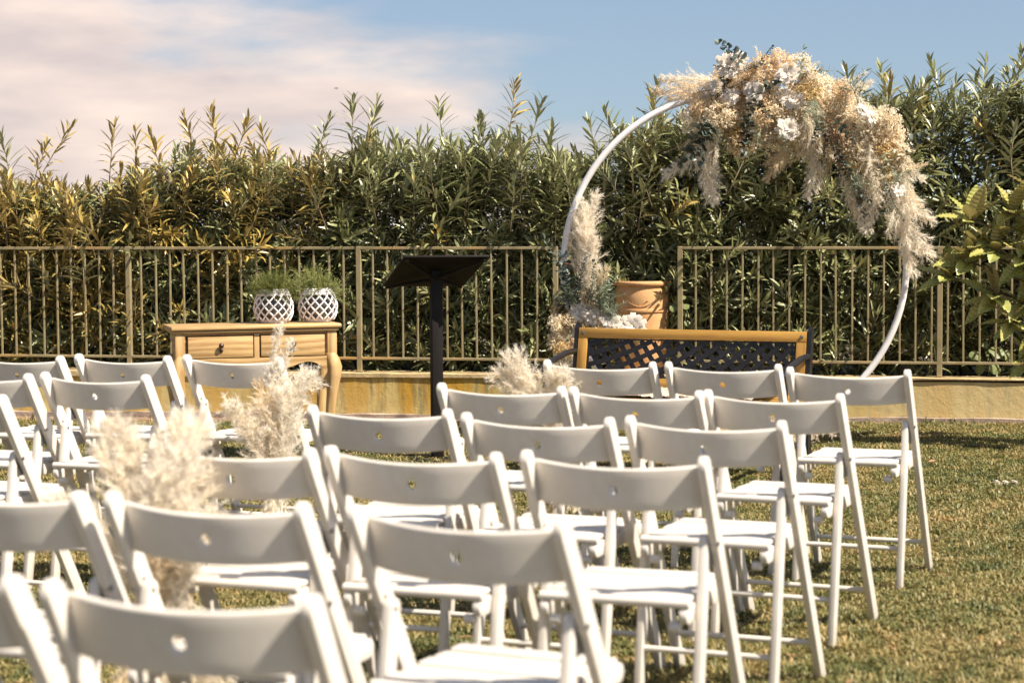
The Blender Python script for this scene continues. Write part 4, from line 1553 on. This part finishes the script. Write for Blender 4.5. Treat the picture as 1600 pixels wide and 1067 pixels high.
# seat
for k in range(6):
    mb = MB()
    y = -0.045 - k * 0.072
    mb.box((0, y, 0.405 - 0.004 * k), (1.20, 0.058, 0.020))
    obj('seat_slat', mb.mesh('seat_slat', 'bench_wood', bevel=.004), bench)
mb = MB()
mb.box((0, -0.447, 0.388), (1.20, 0.022, 0.052))
obj('front_rail', mb.mesh('front_rail', 'bench_wood', bevel=.004), bench)
for s in (-1, 1):
    mb = MB()
    x = s * (BW + 0.014)
    w = .010
    # rear upright and leg, front leg, arm with scroll, seat bearer
    prof = [[(-.02, 0.0), (.045, 0.0), (.020, .38), (.085, .745), (.060, .760), (.035, .735), (-.022, .40)],
            [(-.435, 0.0), (-.385, 0.0), (-.365, .40), (-.325, .565), (-.350, .575), (-.400, .39)]]
    for pr in prof:
        mb.extrude(pr, x - w, x + w, lambda u, v, q: (q, u, v))
    mb.box((x, -.215, .372), (2 * w - .004, .46, .034))
    arm = [(x, .055, .615), (x, -.10, .610), (x, -.22, .590), (x, -.33, .570), (x, -.385, .535), (x, -.385, .495), (x, -.352, .485), (x, -.342, .515)]
    mb.tube(arm, [.015, .016, .017, .018, .018, .017, .014, .012], 8)
    mb.tube([(x, -.40, .10), (x, -.20, .19), (x, -.01, .10)], .011, 8)
    obj('end_frame', mb.mesh('end_frame', 'black_iron', bevel=0, angle=35), bench)
# cream throw lying on the seat
rg = random.Random(31)
mb = MB()
nx, ny = 70, 22
for j in range(ny + 1):
    for i in range(nx + 1):
        x = -0.52 + 1.0 * i / nx
        y = -0.035 - 0.375 * j / ny
        z = 0.428 + 0.010 * math.sin(x * 21 + y * 9) * math.sin(y * 17) + rg.uniform(-.005, .006)
        mb.v.append((x + rg.uniform(-.004, .004), y, z))
for j in range(ny):
    for i in range(nx):
        a = j * (nx + 1) + i
        mb.f.append((a, a + nx + 1, a + nx + 2, a + 1))
th = thing('throw_blanket', 'cream shaggy throw spread over the bench seat', 'blanket', (0.905, 10.03, 0), R(-25.5))
obj('cloth', mb.mesh('cloth', 'throw_wool', angle=0), th)
mb = MB()
for k in range(2600):
    x = rg.uniform(-.525, .485)
    y = rg.uniform(-.425, -.03)
    d = Vector((rg.gauss(0, 1), rg.gauss(-.3, 1), rg.uniform(.3, 1.2))).normalized()
    p = Vector((x, y, .428))
    mb.ribbon([p, p + d * .016, p + d * .022 + Vector((rg.gauss(0, .006), rg.gauss(0, .006), -.004))], [.003, .0025, .001], d.orthogonal().normalized())
fr = obj('pile', mb.mesh('pile', 'pampas', smooth=False), th)
fr['kind'] = 'stuff'

# ------------------------------------------------------------------ lectern
lec = thing('lectern', 'black lectern on a square post in front of the fence', 'lectern', (-0.412, 10.60, 0), 0)
mb = MB(); mb.box((0, 0, .53), (.060, .060, 1.02), Matrix.Rotation(R(16), 3, 'Z'))
obj('post', mb.mesh('post', 'lectern_black', bevel=.004), lec)
mb = MB(); mb.box((0, 0, .012), (.34, .34, .016), Matrix.Rotation(R(16), 3, 'Z'))
obj('base_plate', mb.mesh('base_plate', 'lectern_black', bevel=.003), lec)
o = Vector(lec.location)
c = [Vector((-.572, 10.42, 1.112)), Vector((-.118, 10.42, 1.112)), Vector((-.268, 10.79, .944)), Vector((-.712, 10.79, .944))]
c = [p - o for p in c]
nrm = (c[1] - c[0]).cross(c[3] - c[0]).normalized()
mb = MB()
mb.add([p for p in c] + [p + nrm * .012 for p in c], [(3, 2, 1, 0), (4, 5, 6, 7), (0, 1, 5, 4), (1, 2, 6, 5), (2, 3, 7, 6), (3, 0, 4, 7)])
obj('tray', mb.mesh('tray', 'lectern_black', bevel=.002), lec)
ctr = sum(c, Vector()) / 4
for p in c:
    mb = MB()
    e = ctr.lerp(p, .93) - nrm * .012
    mb.tube([ctr - nrm * .045, ctr.lerp(p, .5) - nrm * .022, e], [.016, .013, .009], 6, flat=.8)
    obj('bracket', mb.mesh('bracket', 'lectern_black'), lec)
mb = MB()
e = (c[3] - c[2]).normalized()
mid = (c[2] + c[3]) / 2 + nrm * .02
rot = Matrix((e, nrm.cross(e) * -1, nrm)).transposed()
mb.box(mid + (c[0] - c[3]).normalized() * .006, (.43, .010, .026), rot)
obj('book_stop', mb.mesh('book_stop', 'lectern_black', bevel=.002), lec)

# ------------------------------------------------------------------ console table
TROT = math.atan2(0.277, 0.872)
tab = thing('console_table', 'natural wood console table with two drawers and curved legs', 'table', (-1.352, 10.345, 0), TROT)
# local: x along the front, +y to the back; front edge of the top at y = 0
TW = 0.915
mb = MB()
mb.box((0, .165, .748), (TW, .33, .024))
obj('table_top', mb.mesh('table_top', 'teak', bevel=.008, seg=3), tab)
mb = MB()
mb.box((0, .165, .7285), (TW - .03, .31, .014))
obj('top_moulding', mb.mesh('top_moulding', 'teak', bevel=.004), tab)
bx0, bx1, zb, zt = -TW / 2 + .045, TW / 2 - .045, .560, .721
mb = MB()
mb.box(((bx0 + bx1) / 2, .175, (zb + zt) / 2), (bx1 - bx0, .28, zt - zb))
obj('case', mb.mesh('case', 'teak'), tab)
for s in (-1, 1):
    mb = MB()
    mb.box((s * (bx1 - .004), .036, .640), (.052, .030, .160))
    obj('corner_stile', mb.mesh('corner_stile', 'teak_leg', bevel=.004), tab)
mb = MB(); mb.box((0.0, .0325, .640), (.028, .010, .155)); obj('divider', mb.mesh('divider', 'teak_leg', bevel=.002), tab)
for s in (-1, 1):
    w = .352
    xc = s * (.018 + w / 2)
    mb = MB(); mb.box((xc, .0345, .6455), (w + .008, .004, .124)); obj('drawer_gap', mb.mesh('drawer_gap', 'dark_groove'), tab)
    mb = MB(); mb.box((xc, .0265, .6455), (w - .006, .018, .112))
    dr = obj('drawer', mb.mesh('drawer', 'teak', bevel=.003), tab)
    mb = MB()
    mb.lathe([(.006, 0), (.006, .008), (.012, .012), (.0145, .019), (.011, .026), (.0005, .029)], 16)
    obj('knob', mb.mesh('knob', 'knob_brown', angle=0), dr, (xc, .0165, .655), aim((0, -1, 0)))
    mb = MB()
    mb.lathe([(.0075, 0), (.0105, .004), (.006, .008), (.0005, .009)], 14)
    obj('escutcheon', mb.mesh('escutcheon', 'knob_brown', angle=0), dr, (xc + .002, .0168, .628), aim((0, -1, 0)))
# scalloped apron
pts_top, pts_bot = [], []
for k in range(61):
    x = bx0 + .02 + (bx1 - bx0 - .04) * k / 60
    q = abs(2 * k / 60 - 1)
    zlow = .545 - .022 * (1 - q) ** 2 - .035 * max(0, (q - .72) / .28) ** 2 + .014 * math.cos(q * 9)
    pts_bot.append((x, zlow))
    pts_top.append((x, .585))
mb = MB()
mb.extrude(pts_bot + pts_top[::-1], .020, .040, lambda u, v, q: (u, q, v))
obj('apron', mb.mesh('apron', 'teak', bevel=0, angle=40), tab)


def cabriole(x, y, sx, sy):
    """S-curved leg, swelling at the knee"""
    mb = MB()
    prof = [(0.0, .60, .030), (.012, .565, .036), (.022, .525, .037), (.020, .47, .033), (.010, .40, .028), (.001, .31, .024), (-.006, .20, .021), (-.004, .10, .020), (.006, .035, .022), (.016, .005, .027)]
    pts = [Vector((x + sx * b, y + sy * b * .5, z)) for b, z, r in prof]
    vs = []
    for p, (b, z, r) in zip(pts, prof):
        for a, bb in ((-1, -.55), (-.55, -1), (.55, -1), (1, -.55), (1, .55), (.55, 1), (-.55, 1), (-1, .55)):
            vs.append((p.x + a * r, p.y + bb * r, p.z))
    fs = []
    n = 8
    for i in range(len(prof) - 1):
        for k in range(n):
            fs.append((i * n + (k + 1) % n, i * n + k, (i + 1) * n + k, (i + 1) * n + (k + 1) % n))
    fs += [tuple(range(n)), tuple(range(len(vs) - 1, len(vs) - n - 1, -1))]
    mb.add(vs, fs)
    return mb.mesh('leg', 'teak_leg', angle=50)


for s in (-1, 1):
    obj('leg', cabriole(s * (bx1 - .012), .045, s, -1), tab)
    obj('leg', cabriole(s * (bx1 - .012), .285, s, 1), tab)

# lattice planters with ferns


def planter(label, x, y, fl, seed):
    t = thing('lattice_planter', label, 'planter', (x, y, .7605), R(seed * 23), 'white lattice planters on the console table')
    H, RM = .172, .104

    def rad(z):
        q = z / H
        return .066 + (RM - .066) * math.sin(math.pi * min(1, (q * .86 + .10))) ** .9
    for fam in (-1, 1):
        for k in range(13):
            mb = MB()
            pts = []
            for i in range(13):
                z = .012 + (H - .028) * i / 12
                a = 2 * math.pi * k / 13 + fam * (i / 12) * 1.35
                r = rad(z) + fam * .0022
                pts.append((r * math.cos(a), r * math.sin(a), z))
            mb.tube(pts, .0046, 6)
            obj('cane', mb.mesh('cane', 'wicker_white', angle=0), t)
    for z, r, rr_ in ((.007, .064, .0075), (.017, .070, .006), (H - .018, rad(H - .018), .0075), (H - .006, rad(H - .006) + .001, .0080), (H + .005, rad(H) + .001, .0070)):
        mb = MB()
        pts = [((r + .0025 * math.sin(q * 26)) * math.cos(q), (r + .0025 * math.sin(q * 26)) * math.sin(q), z + .002 * math.cos(q * 26)) for q in [2 * math.pi * k / 96 for k in range(97)]]
        mb.tube(pts, rr_, 6, cap=False)
        obj('band', mb.mesh('band', 'wicker_white', angle=0), t)
    mb = MB()
    mb.lathe([(.0005, .004), (.056, .004)] + [(rad(z) - .016, z) for z in (.02, .05, .08, .11, .14, .16)] + [(rad(.16) - .020, .158), (.0005, .150)], 28)
    obj('inner_glass', mb.mesh('inner_glass', 'lantern_glass', angle=50), t)
    f = thing('fern_plant', fl, 'fern', (x, y, .7605 + .150), 0, 'feathery ferns in the lattice planters')
    rg = random.Random(seed)
    for k in range(9):
        a = k * .7 + rg.uniform(-.3, .3)
        e = rg.uniform(.25, 1.1)
        obj('frond', FERN[k % 3], f, (.03 * math.cos(a), .03 * math.sin(a), 0), aim((math.cos(a) * e, math.sin(a) * e, 1), rg.uniform(0, 6)), rg.uniform(.5, .95))
    return t


planter('left white wicker lattice planter on the console table', -1.292, 10.565, 'feathery green fern in the left lattice planter', 3)
planter('right white wicker lattice planter, nearest the end of the console table', -1.062, 10.665, 'feathery green fern in the right lattice planter', 8)

# ------------------------------------------------------------------ terracotta pot in the fence gap
pot = thing('terracotta_pot', 'tall terracotta pot with rope swag relief standing behind the bench', 'pot', (0.857, 12.78, .306), 0)
PROF = [(.0005, .0), (.125, .0), (.135, .012), (.157, .12), (.171, .28), (.178, .385), (.176, .398), (.184, .402), (.187, .412), (.184, .422), (.176, .425), (.180, .46), (.181, .50),
        (.176, .545), (.169, .565), (.170, .570), (.186, .574), (.192, .584), (.191, .596), (.184, .603), (.170, .603), (.164, .595), (.158, .55), (.0005, .545)]
mb = MB(); mb.lathe(PROF[:-2], 48)
obj('body', mb.mesh('body', 'terracotta', angle=42), pot)
mb = MB(); mb.lathe([(.163, .56), (.08, .566), (.0005, .57)], 32)
obj('soil', mb.mesh('soil', 'potting_soil'), pot)
for k in range(4):
    a0 = R(-90 - 8 + 90 * k) - R(45)
    mb = MB()
    for i in range(31):
        q = i / 30
        a = a0 + R(90) * q
        z = .535 - .095 * math.sin(math.pi * q) ** .8
        r = .1805
        b = Vector((r * math.cos(a), r * math.sin(a), z))
        s = .0048
        mb.add([b + Vector(v) * s for v in ((1, 0, 0), (0, 1, 0), (-1, 0, 0), (0, -1, 0), (0, 0, 1), (0, 0, -1))],
               [(0, 1, 4), (1, 2, 4), (2, 3, 4), (3, 0, 4), (1, 0, 5), (2, 1, 5), (3, 2, 5), (0, 3, 5)])
    obj('swag', mb.mesh('swag', 'terracotta', angle=0), pot)
    a = a0
    mb = MB()
    mb.lathe([(.0005, .006), (.006, .005), (.009, 0)], 10)
    obj('rosette', mb.mesh('rosette', 'terracotta', angle=0), pot, (.180 * math.cos(a), .180 * math.sin(a), .535), aim((math.cos(a), math.sin(a), 0)))


def round_leaf_mesh(name, r, mat):
    mb = MB()
    n = 14
    vs = [Vector((0, 0, 0.0))]
    for k in range(n):
        a = 2 * math.pi * k / n
        rr_ = r * (1 + .10 * math.cos(a) - .16 * (1 if k == n // 2 else 0))
        vs.append(Vector((rr_ * math.cos(a), rr_ * .92 * math.sin(a), .10 * r * math.cos(2 * a) - .12 * r)))
    mb.add(vs, [(0, 1 + k, 1 + (k + 1) % n) for k in range(n)])
    return mb.mesh(name, mat, angle=0)


RL = round_leaf_mesh('round_leaf', .055, 'round_leaf')


def small_plant(name, label, loc, leaves, stem_r=.003):
    t = thing(name, label, 'plant', loc, 0)
    for (x, y, z, s, d) in leaves:
        mb = MB()
        mb.tube([(0, 0, 0), (x * .5, y * .5 - .01, z * .6), (x, y, z)], [stem_r, stem_r * .8, stem_r * .5], 5)
        obj('stalk', mb.mesh('stalk', 'round_leaf'), t)
        obj('leaf', RL, t, (x, y, z), aim(d, s * 7), s)
    return t


small_plant('creeper', 'small pale green creeper beside the terracotta pot', (1.10, 12.62, .306), [
    (-.02, 0, .47, .5, (.2, -1, .6)), (.03, -.02, .44, .45, (-.2, -1, .8)), (-.05, -.01, .43, .5, (.1, -1, .3)), (.01, -.02, .50, .4, (0, -1, 1)), (.04, 0, .33, .4, (.3, -1, .5))], .002)
small_plant('broadleaf_plant', 'pale green round-leaved plant on the wall at the right edge', (3.12, 12.46, .30), [
    (-.16, -.02, .13, .75, (-.1, -1, .7)), (-.03, -.04, .15, .95, (.1, -1, .9)), (-.04, -.05, .05, .8, (.4, -1, .3)), (-.12, .02, .04, .65, (-.5, -.8, .2)), (.06, -.03, .12, .9, (.5, -1, .4)), (.10, -.04, .03, .8, (-.2, -1, .4)), (-.09, 0, .20, .5, (0, -.8, .8))])

# ------------------------------------------------------------------ loquat tree at the right edge


def loquat_leaf():
    """big corrugated leaf along +X, pleated along the side veins"""
    mb = MB()
    nl, L_, W_ = 18, .235, .088
    for i in range(nl + 1):
        t = i / nl
        w = W_ / 2 * (math.sin(math.pi * min(1, t ** .8 * .97 + .015)) ** .75)
        bend = -.032 * t * t
        pl = .0058 * (1 if i % 2 else -1)
        x = L_ * t
        for j in (-1, -.55, 0, .55, 1):
            mb.v.append((x + .018 * abs(j) * (1 - t), j * w, bend + .20 * w * abs(j) + (pl if abs(j) > .3 else 0) * (1 - t * .4)))
    for i in range(nl):
        for j in range(4):
            a = i * 5 + j
            mb.f.append((a, a + 5, a + 6, a + 1))
    return mb.mesh('loquat_leaf', 'loquat_leaf', angle=25)


LQ = loquat_leaf()
loq = thing('loquat_tree', 'loquat tree with big yellow-green ribbed leaves at the right edge', 'tree', (3.38, 10.98, 0), 0)
lo = Vector(loq.location)
mb = MB()
mb.tube([(0, 0, -.02), (.02, .02, .35), (-.02, .01, .75), (.03, -.02, 1.1), (.02, 0, 1.42)], [.055, .045, .038, .028, .012], 10)
obj('trunk', mb.mesh('trunk', 'twig'), loq)
rgl = random.Random(8)
TIPS = [  # branch tip (world), outward direction
    ((2.46, 10.98, 0.97), (-1, -.5, .05)), ((2.56, 10.96, 1.06), (-1, -.6, .15)), ((2.58, 10.96, 1.29), (-.9, -.5, .3)), ((2.80, 10.93, 1.33), (-.3, -.8, .8)), ((2.74, 10.98, 1.18), (-.7, -.8, .2)), ((2.90, 10.92, 1.20), (-.2, -1, .3)),
    ((2.88, 10.98, .82), (-.5, -.8, -.4)), ((2.98, 10.95, .66), (-.3, -.8, -.5)), ((2.95, 10.95, .98), (-.3, -1, 0)), ((2.95, 10.85, 1.42), (-.2, -.8, .8)), ((3.15, 10.8, 1.2), (0, -1, .4)),
    ((3.35, 10.75, 1.4), (.1, -.6, .8)), ((3.65, 10.7, 1.2), (.7, -.6, .4)), ((3.25, 10.6, .85), (0, -1, .1)), ((3.55, 10.95, 1.5), (.3, .2, 1)), ((3.12, 11.0, 1.45), (-.4, 0, 1)),
    ((3.6, 10.6, .8), (.6, -.8, -.1)), ((2.72, 10.97, .86), (-.6, -.7, -.5)), ((2.70, 10.90, 1.12), (-.9, -.7, .1)), ((2.86, 10.88, 1.08), (-.6, -.9, -.1)), ((2.80, 10.92, .72), (-.6, -.9, -.3)), ((2.60, 10.95, 1.12), (-.9, -.4, .5)), ((2.95, 10.9, .50), (-.3, -.9, -.3))]
for tip, d in TIPS:
    tp = Vector(tip) - lo
    st = Vector((0, 0, max(.35, min(1.3, tp.z - .35))))
    mb = MB()
    mid = st.lerp(tp, .55) + Vector((0, 0, .03))
    mb.tube([st, mid, tp], [.016, .010, .006], 6)
    obj('branch', mb.mesh('branch', 'twig'), loq)
    d = Vector(d)
    d.z += .75
    d.normalize()
    q = d.to_track_quat('Z', 'Y')
    for k in range(rgl.choice((8, 9, 10))):
        a = k * 2.4 + rgl.uniform(-.3, .3)
        e = R(28 + 5.5 * k + rgl.uniform(-8, 8))
        ld = q @ Vector((math.cos(a) * math.sin(e), math.sin(a) * math.sin(e), math.cos(e)))
        ld.z = max(ld.z, -.35 + rgl.uniform(-.15, .15))
        ld.normalize()
        sd = ld.cross(Vector((0, 0, 1))).normalized()
        up = sd.cross(ld).normalized()
        if up.z < 0:
            up, sd = -up, -sd
        up = (up + Vector((rgl.gauss(.15, .25), rgl.gauss(-.35, .25), 0))).normalized()
        sd = up.cross(ld).normalized()
        up = ld.cross(sd).normalized()
        rot = Matrix((ld, sd, up)).transposed().to_quaternion()
        obj('leaf', LQ, loq, tp - d * .02 * rgl.random(), rot, rgl.uniform(.72, 1.05))

# ------------------------------------------------------------------ small things
for k, (x, y, lab) in enumerate([(2.345, 9.38, 'left of three small white blossoms lying on the lawn at the right'), (2.385, 9.37, 'middle of three small white blossoms lying on the lawn at the right'),
                                 (2.425, 9.36, 'right of three small white blossoms lying on the lawn at the right')]):
    b = tag(obj('fallen_blossom', HYDR[k], None, (x, y, .026), (0.3 * k, .2, k), .24), lab, 'blossom', 'white blossoms on the lawn')

rg = random.Random(41)
mb = MB()
for k in range(420):
    if k < 230:
        x = rg.uniform(-3.6, 1.2)
        y = wall_y(x) - rg.uniform(.03, .42)
    else:
        y = rg.uniform(3, 12)
        x = rg.uniform(-.28, .28) * y
    p = Vector((x, y, .012 if k < 230 else rg.uniform(.018, .028)))
    a = rg.uniform(0, 6.28)
    leaf_into(mb, p, Vector((math.cos(a), math.sin(a), rg.uniform(-.05, .25))), Vector((rg.gauss(0, .3), rg.gauss(0, .3), 1)), rg.uniform(.03, .09), rg.uniform(.01, .022), rg.uniform(-.3, .8), nseg=3)
mb2 = MB()
for k in range(1500):
    x = rg.uniform(-4.2, 4.2)
    if math.sin(x * 5.3) + math.sin(x * 11.7 + 1) + rg.gauss(0, .6) < .35:
        continue
    off = rg.uniform(.03, .09) if x > .3 else rg.uniform(.22, .42)
    p = Vector((x, wall_y(x) - off, 0))
    a = rg.uniform(0, 6.28)
    h = rg.uniform(.02, .075)
    d = Vector((math.cos(a) * .5, math.sin(a) * .5, 1))
    sd = Vector((-math.sin(a), math.cos(a), 0))
    mb2.ribbon([p, p + d * h * .6, p + d * h + Vector((math.cos(a), math.sin(a), -.4)) * h * .25], [.006, .005, .001], sd)
structure('edge_grass', mb2.mesh('edge_grass', 'grass_blade', angle=0), kind='stuff')
structure('fallen_leaves', mb.mesh('fallen_leaves', 'dry_leaf', angle=0), kind='stuff')

bird = thing('bird', 'tiny dark bird flying in the sky above the hedge', 'bird', (-5.33, 60.0, 5.43), R(35))
bird.scale = (.55, .55, .55)
mb = MB()
mb.tube([(-.12, 0, 0), (-.05, 0, .012), (.04, 0, .01), (.11, 0, .012), (.15, 0, .008)], [.006, .026, .03, .018, .004], 8)
obj('body', mb.mesh('body', 'bird_grey', angle=0), bird)
for s in (-1, 1):
    mb = MB()
    mb.add([(.05, s * .02, .015), (-.04, s * .02, .015), (-.02, s * .10, .045), (.05, s * .10, .05), (-.05, s * .22, .03), (.0, s * .22, .035),
            (.05, s * .02, .008), (-.04, s * .02, .010), (-.02, s * .10, .041), (.05, s * .10, .044)],
           [(0, 1, 2, 3), (3, 2, 4, 5), (6, 9, 8, 7), (9, 5, 4, 8), (0, 3, 9, 6), (1, 7, 8, 2)])
    obj('wing', mb.mesh('wing', 'bird_grey', angle=0), bird)
